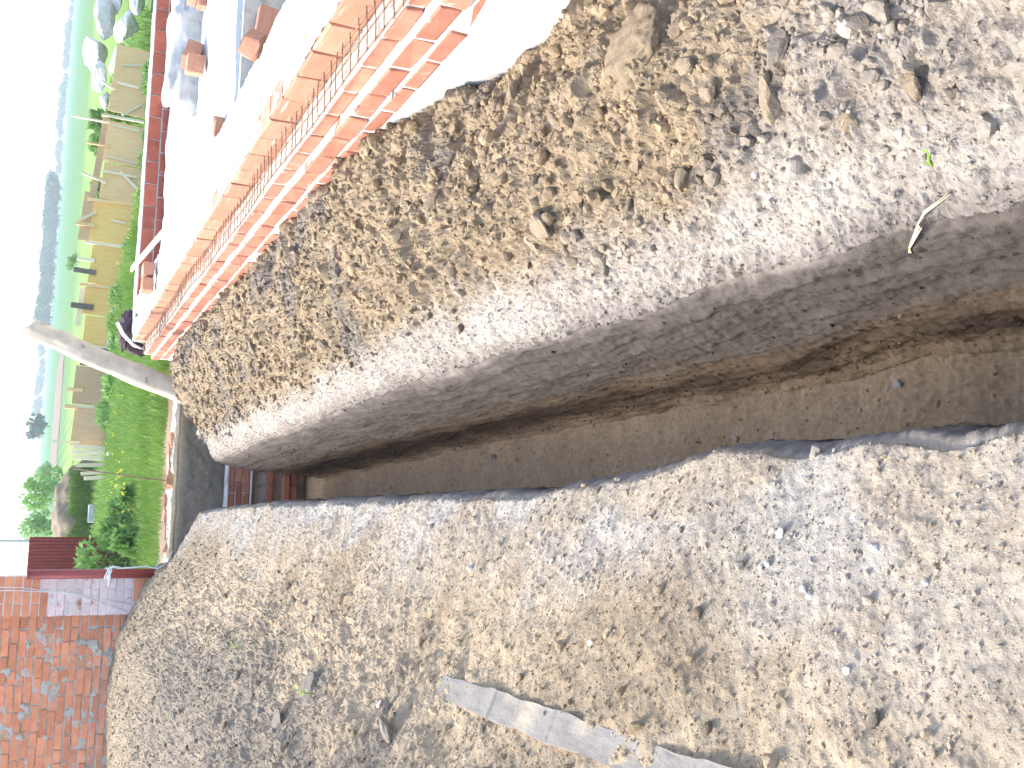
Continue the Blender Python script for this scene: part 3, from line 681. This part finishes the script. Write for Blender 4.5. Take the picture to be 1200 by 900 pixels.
# jacket over the far corner
jk = empty('jacket', (2.02, 12.12, .66), 'dark purple jacket dropped over the far corner of the foundation', 'jacket')
link('cloth_body', blob('cloth_body', 'cloth', (.20, .12, .07), 5, .45, 4, 2.6, .8), parent=jk, loc=(0, 0, .06))
link('hanging_sleeve', blob('hanging_sleeve', 'cloth', (.07, .06, .14), 6, .35, 3, 2.0, .8), parent=jk, loc=(-.20, .02, -.06), rot=(0, .35, 0))
b = MB(); b.tube([(-.25, -.16, -.2), (-.2, -.19, -.02), (-.08, -.18, .1), (.05, -.16, .17)], .02, 6); link('white_strap', b.mesh('white_strap', M['rag'], True), parent=jk, label='white strap')

# ------------------------------------------------------------------ brick fence with its pillar
fe = empty('brick_fence', (-1.06, 10.95, .0), 'orange brick fence wall with smeared grey mortar and a pale pillar', 'fence')
FE = Vector((-1.06, 10.95, 0)); rzf = R(-5)
fe.rotation_euler = (0, 0, 0)
b = MB(); b.box((-1.18, .20, 1.26), (2.3, .25, 1.9), None); b.v = [tuple(Matrix.Rotation(rzf, 3, 'Z')@Vector(q)) for q in b.v]
wallp = link('wall', b.mesh('wall', M['mortar']), parent=fe)
b = MB(); b.box((.19, .02, 1.26), (.365, .40, 1.9), None, .002, .006); pilp = link('pillar', b.mesh('pillar', M['mortar_white']), parent=fe)
fb = {}
for nme, L_ in (('s', .25), ('h', .12), ('t', .18)): fb[nme] = bset('brick', (L_, .11, .064), 'brick_fence', 5, .005, .005)
fbp = {}
for nme, L_ in (('s', .25), ('h', .12)): fbp[nme] = bset('brick', (L_, .11, .066), 'brick_pale', 4, .003, .004); fb['p'+nme] = bset('brick', (L_, .11, .066), 'brick_fence', 4, .003, .004)
ch = .0765; z = .36; c = 0
Rz = Matrix.Rotation(rzf, 3, 'Z')
while z < 2.2:
    x = -.005-(.13 if c % 2 else 0)*random.uniform(.8, 1.2)
    if c % 2: link('brick', random.choice(fb['h']), None, wallp, loc=tuple(Rz@Vector((-.065, .055, z+.032))), rot=(0, 0, rzf))
    while x > -2.3:
        kind = 's' if random.random() < .72 else random.choice(('h', 't'))
        L_ = {'s': .25, 'h': .12, 't': .18}[kind]
        p = Rz@Vector((x-L_/2-.006, .055+random.uniform(-.006, .008), z+.032+random.uniform(-.003, .003)))
        link('brick', random.choice(fb[kind]), None, wallp, loc=tuple(p), rot=(random.uniform(-.02, .02), random.uniform(-.012, .012), rzf+random.uniform(-.01, .01))); x -= L_+.013
    # pillar, one and a half bricks wide, a step proud of the wall
    pale = math.exp(-((z-.95)/.42)**4)
    for (dx_, kk) in (((.125, 's'), (.318, 'h')) if c % 2 else ((.06, 'h'), (.253, 's'))):
        st_ = fbp if random.random() < pale*1.15 else {'s': fb['ps'], 'h': fb['ph']}
        link('brick', random.choice(st_[kk]), None, pilp, loc=(dx_, -.13+random.uniform(-.003, .003), z+.033), rot=(0, 0, random.uniform(-.006, .006)))
    z += ch; c += 1
# mortar body of the wall, smeared over the bricks in places
xs = np.linspace(-2.35, -.0, 420); zs = np.linspace(.3, 2.22, 330); A, B = np.meshgrid(xs, zs)
sm = fbm2(A*4, B*4, 4, 51); sm2 = fbm2(A*11, B*14, 3, 52)
Yf = .012-.006*fbm2(A*30, B*30, 3, 53) - .022*sstep(.42, .6, sm+.35*sm2) - .008*sstep(.1, .4, sm2)
n = len(xs); ii = (np.arange(len(zs)-1)[:, None]*n+np.arange(n-1)[None, :])
Vm = np.stack([A, Yf, B], -1).reshape(-1, 3)@np.array(Rz).T
me = mesh_np('mortar_face', Vm, np.stack([ii, ii+1, ii+1+n, ii+n], -1).reshape(-1, 4), True, M['mortar']); link('mortar_face', me, parent=fe)
b = MB(); b.box((.17, .0, .22), (.50, .46, .30), None, .012, .02); link('pillar_footing', b.mesh('pillar_footing', M['concrete']), parent=fe)
b = MB()
b.tube([(.30, -.192, 2.2), (.28, -.194, 1.6), (.20, -.196, 1.1), (.03, -.198, .62)], .004, 5); link('string', b.mesh('string', M['rag'], True), parent=fe)
b = MB(); b.tube([(.26, -.193, 2.2), (.25, -.195, 1.6), (.22, -.197, 1.15), (.10, -.199, .58)], .004, 5); link('string', b.mesh('string', M['rag'], True), parent=fe)
# red post, rags, corrugated sheets
po = empty('fence_post', (-.65, 10.62, .2), 'dark red steel fence post tied with white rag beside the brick pillar', 'post')
b = MB(); b.tube([(0, 0, -.1), (0, 0, 1.34)], .047, 14); b.tube([(0, 0, 1.34), (0, 0, 1.345)], .05, 14); link('tube', b.mesh('tube', M['red_paint'], True), parent=po)
b = MB()
for zz in (.62, .635, .655): b.tube([(.053*math.cos(a), .053*math.sin(a), zz+.012*math.sin(a*2)) for a in np.linspace(0, 6.28, 15)], .008, 5)
b.tube([(.05, -.03, .64), (.07, -.05, .60), (.06, -.06, .53)], .010, 5); b.tube([(.05, -.03, .64), (-.02, -.06, .62), (-.12, -.05, .63)], .010, 5)
link('rag_tie', b.mesh('rag_tie', M['rag'], True), parent=po, label='knotted white rag')
b = MB(); b.tube([(.052, -.03, .56), (.06, -.04, .42), (.07, -.02, .30), (.045, -.04, .18), (.10, .06, .08), (.22, .12, .03)], .007, 5); link('white_cord', b.mesh('white_cord', M['rag'], True), parent=po, label='loose white cord')
b = MB(); b.tube([(.06, -.03, .2), (.30, .45, .06), (.75, .62, .05)], .004, 5); link('white_cord', b.mesh('white_cord', M['rag'], True), parent=po, label='white cord running over the grass edge')
cs = empty('sheet_fence', (-1.6, 16, .0), 'dark red corrugated sheet metal fence rising behind tall weeds', 'fence')
xs = np.linspace(0, 1.13, 120); ph = (xs/.095) % 1; off = .028*np.clip(np.minimum(ph, 1-ph)*6-.7, 0, 1)
for k in range(4):
    V = np.vstack([np.stack([xs, off, xs*0-.4], -1), np.stack([xs, off, xs*0+1.555], -1)]); nn = len(xs)
    me = mesh_np('sheet', V, np.array([(i, i+1, i+1+nn, i+nn) for i in range(nn-1)]), False, M['red_paint']); o = link('sheet', me, parent=cs, loc=(.02-1.1*k, .004*k, -.01*k))
    so_ = o.modifiers.new('thick', 'SOLIDIFY'); so_.thickness = .002
b = MB(); b.box((-1.0, .05, 1.15), (4.3, .03, .04)); link('rail', b.mesh('rail', M['red_paint']), parent=cs)

# ------------------------------------------------------------------ pit brickwork, old footing on the far bank, rod, log
pf = empty('pit_footing', (.4, 10.78, -1.1), 'stepped red brick footing at the bottom of the crossing pit', 'footing')
PF = Vector((.4, 10.78, -1.1)); pbk = bset('brick', (.25, .12, .062), 'brick', 5)
def pl_(p): return tuple(Vector(p)-PF)
for r in range(3):
    x = -.75+(.13 if r % 2 else 0)
    while x < 1.4:
        link('brick', random.choice(pbk), None, pf, loc=pl_((x, 10.70+random.uniform(-.004, .004), -.452+r*.074)), rot=(0, 0, random.uniform(-.01, .01))); x += .262
for r in range(2):
    for k in range(3): link('brick', random.choice(pbk), None, pf, loc=pl_((.12+.262*k+.1*r, 10.60, -.93+r*.075)), rot=(0, 0, random.uniform(-.02, .02)))
for k in range(6): link('brick', random.choice(pbk), None, pf, loc=pl_((-.4+.262*k, 10.69, -.70)))
q = lump('mortar_top', -.9, 1.5, 10.635, 10.80, -.252, .004, 'mortar_white', 120, 8, 71, 10, .02, pf); q.location = -PF
q = lump('mortar_core', -.9, 1.5, 10.652, 10.83, -.27, .001, 'mortar', 60, 4, 72, 10, .215, pf); q.location = -PF
q = lump('mortar_ledge', -.9, 1.5, 10.61, 10.80, -.492, .004, 'mortar_white', 120, 8, 73, 10, .014, pf); q.location = -PF
q = lump('rough_plaster', -.9, 1.5, 10.70, 10.83, -.51, .01, 'mortar', 120, 8, 74, 10, .62, pf); q.location = -PF
of = empty('old_footing', (.2, 11.2, .22), 'strip of broken red bricks and pale mortar along the grass edge', 'footing')
OF = Vector((.2, 11.2, .22))
q = lump('mortar_strip', -.85, 1.35, 11.06, 11.50, .235, .035, 'mortar_white', 160, 26, 81, 6, .12, of); q.location = -OF
for k in range(8):
    x = -.40+k*.16+random.uniform(-.03, .03); L_ = random.choice((.25, .16, .12))
    b = MB(); b.box((0, 0, 0), (L_, .11, .06), None, .012, .010)
    link('brick', b.mesh('brick', M['brick']), None, of, loc=tuple(Vector((x, 11.22+random.uniform(-.08, .10), .235+.006*k % .03))-OF), rot=(random.uniform(-.2, .2), random.uniform(-.2, .2), random.uniform(-.5, .5)))
b = MB(); b.tube([(0, 0, -.15), (.03, 0, .3), (.075, 0, .65), (.11, 0, 1.0)], .0075, 6)
link('steel_rod', b.mesh('steel_rod', M['rust'], True), label='thin rusty steel rod stuck upright in the old footing', cat='rod', loc=(.275, 11.3, .2))
# weathered log
lg = empty('log_post', (1.03, 9.95, .28), 'weathered grey log leaning over the far end of the clay heap', 'log')
p0 = Vector((0, 0, -.18)); p1 = Vector((.62, .30, 1.40)); ax = (p1-p0)
V = []; n = 28; m_ = 40
sd = ax.normalized().cross(Vector((0, 1, 0))).normalized(); sb = ax.normalized().cross(sd)
for j in range(m_):
    t = j/(m_-1); r = .108*(1-.16*t)+.004*math.sin(t*21)
    bend = sd*(.018*math.sin(t*3.1))
    for k in range(n):
        a = 2*math.pi*k/n; kn = .03*math.exp(-((t-.82)/.04)**2)*max(0, math.cos(a-2.6))
        rr = r*(1+.05*math.sin(3*a+2*t)+.03*math.sin(7*a+t*5)+.012*math.sin(13*a+31*t))+kn
        V.append(p0+ax*(t+(.02*math.sin(a*2)+.015*math.cos(a*5) if j == m_-1 else 0))+bend+sd*rr*math.cos(a)+sb*rr*.8*math.sin(a))
Fq = [(j*n+k, j*n+(k+1) % n, (j+1)*n+(k+1) % n, (j+1)*n+k) for j in range(m_-1) for k in range(n)]
me = bpy.data.meshes.new('trunk'); me.from_pydata([tuple(v) for v in V], [], Fq+[tuple(range(n))[::-1], tuple(range((m_-1)*n, m_*n))]); me.update()
me.polygons.foreach_set('use_smooth', [len(p.vertices) == 4 for p in me.polygons])
M['log'] = pm('log', (.42, .345, .25), (.60, .51, .39), 5, .85, .9, 16, stretch=(1, 1, 1), c3=(.25, .19, .14), c3s=7, c3t=(.62, .72), bdist=.01); me.materials.append(M['log']); link('trunk', me, parent=lg)
# kerb slab half buried in the left bank
ks = empty('concrete_kerb', (-.515, 2.1, .364), 'grey concrete kerb slab half buried in the earth bank', 'kerb', rz=R(1.5))
ky = np.linspace(-.8, .74, 150); kx = np.linspace(-1, 1, 17); KY, KX = np.meshgrid(ky, kx, indexing='ij')
wid = .046+.012*fbm2(KY*4, KY*0, 3, 200)-.016*sstep(.3, .74, KY)
jn = np.exp(-((KY-.02)/.004)**2)+np.exp(-((KY-.37)/.005)**2)
ex = np.clip(np.abs(KX)*8-7, 0, 1)
V = np.stack([KX*wid+.004*fbm2(KY*20, KX*3, 3, 201), KY, .0595+.002*fbm2(KY*14, KX*2, 4, 202)-.006*jn-.014*fbm2(KY*2.2, KY*0+5, 2, 203)-.10*np.maximum(ex-.5, 0)*2-.004*ex], -1)
nk = len(kx); ii = np.arange(len(ky)-1)[:, None]*nk+np.arange(nk-1)[None, :]
me = mesh_np('slab_edge', V.reshape(-1, 3), np.stack([ii, ii+1, ii+1+nk, ii+nk], -1).reshape(-1, 4), False, M['kerb'])
link('slab_edge', me, parent=ks, rot=(0, .42, 0))

# ------------------------------------------------------------------ fence of boards, planks, stones beyond the grass
pfn = empty('board_fence', (6, 30, -.35), 'low patched fence of yellow and brown plywood sheets beyond the grass', 'fence')
PO = Vector((6, 30, -.35))
def pp(p): return tuple(Vector(p)-PO)
def panel(x0, x1, z0, z1, mat, dy=0.0, rot=0.0, name='panel', t=.018):
    b = MB(); b.box((0, 0, 0), (x1-x0, t, z1-z0), None, .006)
    link(name, b.mesh(name, M[mat]), parent=pfn, loc=pp(((x0+x1)/2, 30+dy, (z0+z1)/2)), rot=(0, rot, 0))
panel(11.35, 13.4, -.75, .33, 'ply_tan', 0, .055); panel(8.72, 9.8, -.7, .42, 'ply_tan', .03, .06); panel(9.83, 11.05, -.7, .40, 'ply_tan', 0, .06)
panel(7.45, 8.62, -.6, .62, 'ply_yellow', .02, .05); panel(6.22, 7.36, -.55, .57, 'ply_yellow', 0, .05)
panel(4.45, 5.3, -.5, .60, 'ply_yellow', .02, .05); panel(5.33, 6.15, -.5, .66, 'ply_yellow', 0, .05)
panel(2.78, 3.85, -.6, .75, 'ply_brown', 0, .05); panel(1.6, 2.7, -.6, .71, 'ply_brown', .02, .05); panel(3.88, 4.43, -.6, .62, 'wood_dark', .04, .05)
panel(7.45, 8.9, .58, .88, 'ply_brown', .05, .06); panel(5.0, 6.1, .66, .80, 'wood_pale', .06, .05); panel(4.4, 6.3, -.20, -.06, 'rag', -.06, .05, 'rail'); panel(8.75, 11.3, .42, .60, 'ply_brown', .04, .09)
def stick(x, z0, z1, w, mat, dx=0.0, dy=-.04, name='post'):
    b = MB(); b.box((0, 0, 0), (w, .045, math.hypot(z1-z0, dx)), None, .004)
    link(name, b.mesh(name, M[mat]), parent=pfn, loc=pp((x+dx/2, 30+dy, (z0+z1)/2)), rot=(0, math.atan2(dx, z1-z0), 0))
for x, z0, z1, w, mt, dx in ((11.2, -.6, .55, .07, 'wood_pale', 0), (10.9, -.5, .25, .06, 'wood_pale', .05), (12.2, -.4, .20, .07, 'wood_pale', .05), (12.9, -.45, .1, .06, 'wood_pale', -.1), (11.7, -.5, .0, .07, 'wood_pale', -.4), (9.9, -.5, .35, .06, 'wood_pale', .1), (9.5, -.5, .45, .06, 'wood_pale', .05), (9.15, -.55, -.05, .07, 'wood_pale', .45), (8.66, -.5, .75, .08, 'ply_tan', 0), (8.1, -.3, .1, .06, 'wood_pale', .03), (7.4, -.5, .72, .08, 'wood_pale', 0), (6.18, -.5, .80, .09, 'ply_tan', 0), (6.9, .45, .9, .1, 'wood_pale', .02), (6.55, .4, .98, .14, 'wood_dark', .03), (5.55, .4, .98, .16, 'wood_dark', .02), (4.45, -.5, .86, .06, 'wood_pale', 0), (3.2, .5, .93, .10, 'ply_tan', 0), (2.74, -.5, .88, .07, 'wood_pale', 0), (2.72, .6, .95, .12, 'ply_tan', .01), (1.75, .5, 1.2, .06, 'wood_pale', 0), (7.9, .5, 1.0, .10, 'ply_tan', .02), (8.3, .5, .95, .07, 'wood_pale', -.3), (9.2, .3, .95, .06, 'wood_pale', .2), (10.3, .25, .9, .05, 'ply_tan', .0), (11.0, .3, 1.35, .05, 'wood_pale', 0.02), (12.0, .2, .62, .06, 'wood_pale', .2)):
    stick(x, z0, z1, w, mt, dx)
for k, (x, h_, a, w_) in enumerate(((1.55, 1.30, .05, .13), (1.43, 1.34, .03, .12), (1.30, 1.28, .02, .12), (1.17, 1.18, -.06, .10), (1.02, 1.05, -.14, .10), (.85, .95, -.10, .10))):
    b = MB(); b.box((0, 0, h_/2), (w_, .03, h_), None, .004)
    link('plank', b.mesh('plank', M['wood_pale']), label='pale plank propped upright in the bundle at the end of the board fence', cat='plank', group='planks propped at the fence end', loc=(x, 29.6+.05*k, -.62), rot=(.06, a, 0))
def rock(name, loc, dims, seed, mat, label, group=None, cat='stone'):
    V, F = clod_shape(700+seed, 3, .035)
    me = mesh_np(name, V*np.array(dims)*1.15, F, False, M[mat]); return link(name, me, label=label, cat=cat, group=group, loc=loc, rot=(0, 0, seed*1.3))
rock('concrete_lump', (1.35, 28.6, -.30), (.30, .2, .28), 11, 'concrete', 'pale concrete lump at the foot of the propped planks')
b = MB(); b.box((0, 0, 0), (.5, .08, .16), None, .01, .01); link('grey_board', b.mesh('grey_board', M['concrete_grey']), label='short grey board standing in the weeds', cat='board', loc=(-.2, 31, .02), rot=(.1, 0, .1))
for k, (x, y, z, a) in enumerate(((14.6, 33.5, .75, .75), (13.6, 33.2, .62, .55), (15.6, 33, .55, .7), (14.0, 32.6, .05, .6), (15.1, 32.3, -.05, .65), (12.9, 33.3, .35, .5), (16.4, 32.6, .35, .7), (12.2, 33.6, .12, .42), (11.5, 33.9, .02, .38), (16.0, 31.8, -.3, .5))):
    rock('white_boulder', (x, y, z), (a*1.1, a*.8, a*.65), 20+k, 'concrete', 'big white rubble boulder in the heap behind the board fence', 'white rubble boulders')
# earth heap with grass on it, beyond
me = blob('earth_heap', 'heap', (1.9, 1.3, 1.25), 44, .18, 5, 2.0, .9); link('earth_heap', me, label='old brown earth heap half grown over with grass', cat='heap', loc=(-.3, 40, -.45))

# ------------------------------------------------------------------ grass and weeds
def blades(name, n, fx, hmin, hmax, wid, mat, bend=.5, kind='stuff', label=None, parent=None, cat=None, segs=2):
    x, y, z, hs = fx(n); n = len(x)
    h = (hmin+(hmax-hmin)*rng.random(n))*hs; a = rng.random(n)*6.283; b_ = rng.random(n)*bend*h; t = rng.random(n)*6.283
    dx, dy = np.cos(a)*wid*h**.5, np.sin(a)*wid*h**.5; bx, by = np.cos(t)*b_, np.sin(t)*b_
    V = np.stack([np.stack([x-dx, y-dy, z-.02], -1), np.stack([x+dx, y+dy, z-.02], -1), np.stack([x+dx*.8+bx*.35, y+dy*.8+by*.35, z+h*.6], -1), np.stack([x-dx*.8+bx*.35, y-dy*.8+by*.35, z+h*.6], -1), np.stack([x+bx, y+by, z+h*(1-.25*bend*rng.random(n))], -1)], 1).reshape(-1, 3)
    o = np.arange(n)*5
    F = np.vstack([np.stack([o, o+1, o+2], -1), np.stack([o, o+2, o+3], -1), np.stack([o+3, o+2, o+4], -1)])
    return link(name, mesh_np(name, V, F, False, M[mat]), kind=kind, label=label, parent=parent, cat=cat)
def gfield(n):
    t = rng.random(n); y = 11.7+(30-11.7)*t**1.35; x = -2.2+rng.random(n)*(y*.42+1.5)
    k = (sstep(11.5, 12.4, y+.4*fbm2(x*2, y*2, 2, 101)) > rng.random(n)) & ~((x > 1.55) & (y < 12.15)); x = x[k]; y = y[k]
    return x, y, gz(x, y), (.65+.6*sstep(-.4, .5, fbm2(x*.8, y*.8, 3, 102)))*np.interp(y, [11.5, 14, 22, 30], [.5, .9, 1.1, 1.2])*(1-.45*sstep(5.5, 8, x))
blades('grass', 80000, gfield, .10, .34, .013, 'grass', .8, label='lush green grass beyond the pit')
def gfar(n):
    y = 26+rng.random(n)*20; x = -3+rng.random(n)*(y*.55+1); return x, y, gz(x, y), 1-.5*sstep(5.5, 8, x)*(y < 31)
blades('grass', 16000, gfar, .12, .30, .03, 'grass', .7, label='rough grass around and behind the board fence')
def gheap(n):
    a = rng.random(n)*2-1; t = rng.random(n)*.62; x = -.3+a*1.8*np.sqrt(1-t*t); y = 40-1.3*np.sqrt(np.clip(1-t*t-(a*.9)**2*(1-t*t), 0, 1))-.05
    return x, y, -.45+1.2*t, 1+0*x
blades('grass', 5000, gheap, .10, .28, .02, 'grass', .9, label='grass creeping up the front of the old earth heap')
def gdry(n):
    x = -.7+rng.random(n)*2.1; y = 10.88+rng.random(n)*.28; return x, y, gz(x, y)-.01, .5+.5*(fbm2(x*3, y*3, 2, 103) > 0)
M['dry'] = leafmat('dry', (.38, .32, .16), (.5, .45, .26), 4, 0)
blades('dry_grass', 900, gdry, .03, .12, .006, 'dry', 1.0, label='thin dry grass fringing the pit edge')
def plant_mesh(name, n, h, spread, leaf, seed, mat='leaf'):
    r = np.random.default_rng(seed); V = []; F = []
    for k in range(n):
        t = r.random()**.7; a = r.random()*6.283; rad = spread*(r.random()**.5)*(1.05-.6*t)
        c = np.array([math.cos(a)*rad, math.sin(a)*rad, h*(.06+.94*t)]); L_ = leaf*(.6+.8*r.random())
        d = r.normal(size=3); d[2] = abs(d[2])*1.6; d /= np.linalg.norm(d); s = np.cross(d, r.normal(size=3)); s /= np.linalg.norm(s)+1e-9
        b0 = len(V); V += [c-d*L_*.5, c+s*L_*.2, c+d*L_*.7, c-s*L_*.2]; F.append((b0, b0+1, b0+2, b0+3))
    return mesh_np(name, np.array(V), np.array(F), False, M[mat])
def stems_mesh(name, h, spread, seed, mat='bark', r0=.01, n=6):
    r = random.Random(seed); b = MB()
    for k in range(n):
        a = r.random()*6.28; q = r.random()*spread*.7
        b.tube([(0, 0, -.05), (math.cos(a)*q*.4, math.sin(a)*q*.4, h*.5), (math.cos(a)*q, math.sin(a)*q, h*.92)], [r0, r0*.7, r0*.3], 4)
    return b.mesh(name, M[mat])
def plant(name, loc, h, spread, n, leaf, seed, label, cat, group=None, mat='leaf', stem='stems'):
    t = empty(name, loc, label, cat, group); link('foliage', plant_mesh('foliage', n, h, spread, leaf, seed, mat), parent=t); link(stem, stems_mesh(stem, h, spread, seed, r0=.012*h), parent=t); return t
wl_ = [(x, y) for x, y in ((13.2, 27.6), (12.2, 28.6), (11.3, 27.5), (10.2, 28.4), (9.2, 27.4), (8.5, 28.7), (7.7, 28.0), (7.0, 27.4), (6.2, 28.6), (5.5, 27.8), (4.9, 28.6), (4.2, 27.2), (3.4, 28.5), (2.5, 28.9), (2.9, 26.0), (3.8, 24.2), (5.0, 25.5), (6.1, 24.5))]
for k, (x, y) in enumerate(wl_):
    h_ = random.uniform(.25, .5)*(.7 if x > 6 else 1); plant('weed', (x, y, float(gz(np.array(x), np.array(y)))-.02), h_, h_*1.3, 300, .16, 300+k, 'leafy green weed clump growing in front of the board fence', 'weed', 'weeds along the board fence')
for k, (x, y, h_) in enumerate(((-.75, 15.2, .85), (-.35, 15.6, .55), (-.05, 16.3, .5), (-1.3, 15.3, 1.1), (-.45, 14.4, .42), (.15, 15.2, .35))):
    plant('weed', (x, y, float(gz(np.array(x), np.array(y)))-.02), h_, h_*.7, 420, .12, 350+k, 'tall bushy weed growing against the red corrugated sheets', 'weed', 'weeds by the red sheet fence')
def fl_(n):
    x = np.r_[-.9+rng.random(n//2)*1.9, 1+rng.random(n-n//2)*6]; y = np.r_[14+rng.random(n//2)*10, 20+rng.random(n-n//2)*8]; k = fbm2(x*1.2, y*1.2, 2, 110) > .05; x, y = x[k], y[k]; return x, y, gz(x, y)+.30, 1+0*x
V = []; F = []
x, y, z, _ = fl_(110)
for i in range(len(x)):
    for q in range(3):
        c = np.array([x[i], y[i], z[i]])+rng.normal(size=3)*.03; d = rng.normal(size=3)*.012; e_ = rng.normal(size=3)*.012; b0 = len(V); V += [c-d, c-e_, c+d, c+e_]; F.append((b0, b0+1, b0+2, b0+3))
link('flowers', mesh_np('flowers', np.array(V), np.array(F), False, M['yellow']), kind='stuff', label='scattered small yellow flowers in the grass')
for k, (x, y, h_) in enumerate(((12.4, 36, 1.15), (13.4, 36.5, 1.2), (10.8, 36, 1.0), (11.6, 31.2, .9), (12.7, 31.0, .8))):
    plant('shrub', (x, y, -.5), h_, h_*.6, 900, .14, 400+k, ('dark shrub standing before the white boulders', 'second dark shrub standing before the white boulders', 'dark shrub beside the tall pale stake', 'bright bush growing on the fence top line by the boulders', 'bright bush at the foot of the boulder heap')[k], 'shrub', stem='trunk')
# small sprouts and dry roots on the banks
for k, (x, y, pr, lb) in enumerate(((-.70, 3.86, bankL, 'small green sprout on a dark clod of the left bank'), (.655, 1.30, bankR, 'tiny green sprout on the pale edge of the clay heap'), (-.72, 5.4, bankL, 'tiny green sprout in grey earth high on the left bank'))):
    h_ = (.07, .03, .05)[k]; z0 = ground_z(x, y)
    b = MB(); b.tube([(0, 0, -.02), (.012, -.01, h_*.5), (.03, -.02, h_)], [.003, .0025, .001], 5)
    for q in range(4):
        t = .3+.2*q; s_ = h_*.35; a = q*2.4; c_ = Vector((.03*t, -.02*t, h_*t)); d = Vector((math.cos(a), math.sin(a), .5))*s_; e_ = Vector((-math.sin(a), math.cos(a), 0))*s_*.3
        b.add([c_, c_+d*.5+e_, c_+d, c_+d*.5-e_], [(0, 1, 2, 3)])
    link('sprout', b.mesh('sprout', M['sprout']), label=lb, cat='sprout', loc=(x, y, z0))
b = MB()
for k in range(5):
    q = random.uniform(-.02, .02); b.tube([(.0+q, -.03+q, .045), (-.012+q*.5, .06, -.03), (-.02-q, .15+q, -.12+q), (-.02, .20, -.17+q)], [.0012, .0016, .0012, .0006], 5)
for k in range(3):
    q = random.uniform(-.01, .01); b.tube([(.0, .0, .02), (.02+q, -.06, .06), (.03, -.12+q, .075+q)], [.0012, .0012, .0006], 5)
link('dry_roots', b.mesh('dry_roots', M['twig'], True), label='pale dry roots hanging over the trench lip', cat='roots', loc=(.575, 1.40, -.02))

# ------------------------------------------------------------------ trees far off, pole, haze
def tree_meshes(seed, h, w, n, leaf, mat='leaf_far'):
    r = np.random.default_rng(seed); V = []; F = []
    cl = [(r.normal()*w*.25, r.normal()*w*.25, h*(.35+.55*r.random()), w*(.18+.2*r.random())) for _ in range(11)]
    for k in range(n):
        c0 = cl[k % len(cl)]; d0 = r.normal(size=3); d0 /= np.linalg.norm(d0); c = np.array(c0[:3])+d0*c0[3]*(.55+.5*r.random())
        d = r.normal(size=3)*leaf; e_ = r.normal(size=3)*leaf; b0 = len(V); V += [c-d, c-e_, c+d, c+e_]; F.append((b0, b0+1, b0+2, b0+3))
    cm = mesh_np('crown', np.array(V), np.array(F), False, M[mat])
    b = MB(); b.tube([(0, 0, -.5), (0, 0, h*.3), (w*.03, 0, h*.75)], [h*.03, h*.022, h*.008], 6)
    for k in range(5):
        c0 = cl[k]; b.tube([(0, 0, h*(.25+.06*k)), (c0[0]*.6, c0[1]*.6, c0[2]*.85), c0[:3]], [h*.012, h*.008, h*.003], 4)
    return cm, b.mesh('trunk', M['bark'])
FAR = [tree_meshes(500+i, 8, 7.5, 520, .45) for i in range(4)]
def tree(name, loc, s, label, group=None, ms=None, sx=1.0):
    t = empty(name, loc, label, 'tree', group, random.uniform(0, 6)); t.scale = (s*sx, s*sx, s)
    ms = ms or random.choice(FAR); link('crown', ms[0], parent=t); link('trunk', ms[1], parent=t); return t
for k in range(46):                                  # taller row
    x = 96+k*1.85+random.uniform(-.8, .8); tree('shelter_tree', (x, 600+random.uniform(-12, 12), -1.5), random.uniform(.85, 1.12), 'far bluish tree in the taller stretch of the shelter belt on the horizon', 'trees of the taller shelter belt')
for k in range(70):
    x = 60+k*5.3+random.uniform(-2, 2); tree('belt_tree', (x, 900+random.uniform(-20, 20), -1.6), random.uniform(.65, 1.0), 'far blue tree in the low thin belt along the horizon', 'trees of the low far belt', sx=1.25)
NEAR = [tree_meshes(520+i, 8, 8, 1500, .22, 'leaf') for i in range(2)]
tree('round_tree', (21.5, 300, -1.2), .66, 'small round dark tree standing alone in the far field')
tree('bushy_tree', (1.1, 80, -.75), .38, 'bright green bushy tree behind the earth heap', None, NEAR[0], .78)
tree('pale_tree', (-1.7, 100, -1.0), .40, 'bluish tree standing just above the red sheet fence', None, NEAR[1], .8)
tree('thin_tree', (4.0, 140, -1.0), .30, 'small sapling at the field edge near the leaning planks', None, NEAR[1])
for k, (x, y, s) in enumerate(((25, 110, .14),)):
    tree('field_bush', (x, y, -.95), s, ('low bush in the field beyond the leaning log',)[k], None, NEAR[k % 2], 1.2)
b = MB(); b.tube([(0, 0, -1), (0, 0, 7.5)], [.09, .06], 8); b.box((0, 0, 7.1), (1.2, .08, .08))
link('utility_pole', b.mesh('utility_pole', M['concrete_grey']), label='thin grey utility pole rising above the red sheet fence', cat='pole', loc=(-1.9, 60, -.8))
hz = MB(); hz.box((150, 160, 5.0), (2160, 2730, 14.5))
hm = bpy.data.materials.new('haze'); hm.use_nodes = True; N = hm.node_tree.nodes; N.remove(N['Principled BSDF'])
pv_ = N.new('ShaderNodeVolumePrincipled'); pv_.inputs['Color'].default_value = (.84, .92, 1.0, 1); pv_.inputs['Density'].default_value = .0005; pv_.inputs['Anisotropy'].default_value = .2
hm.node_tree.links.new(pv_.outputs[0], N['Material Output'].inputs['Volume'])
link('haze', hz.mesh('haze', hm), kind='stuff', label='thin blue haze over the far fields')
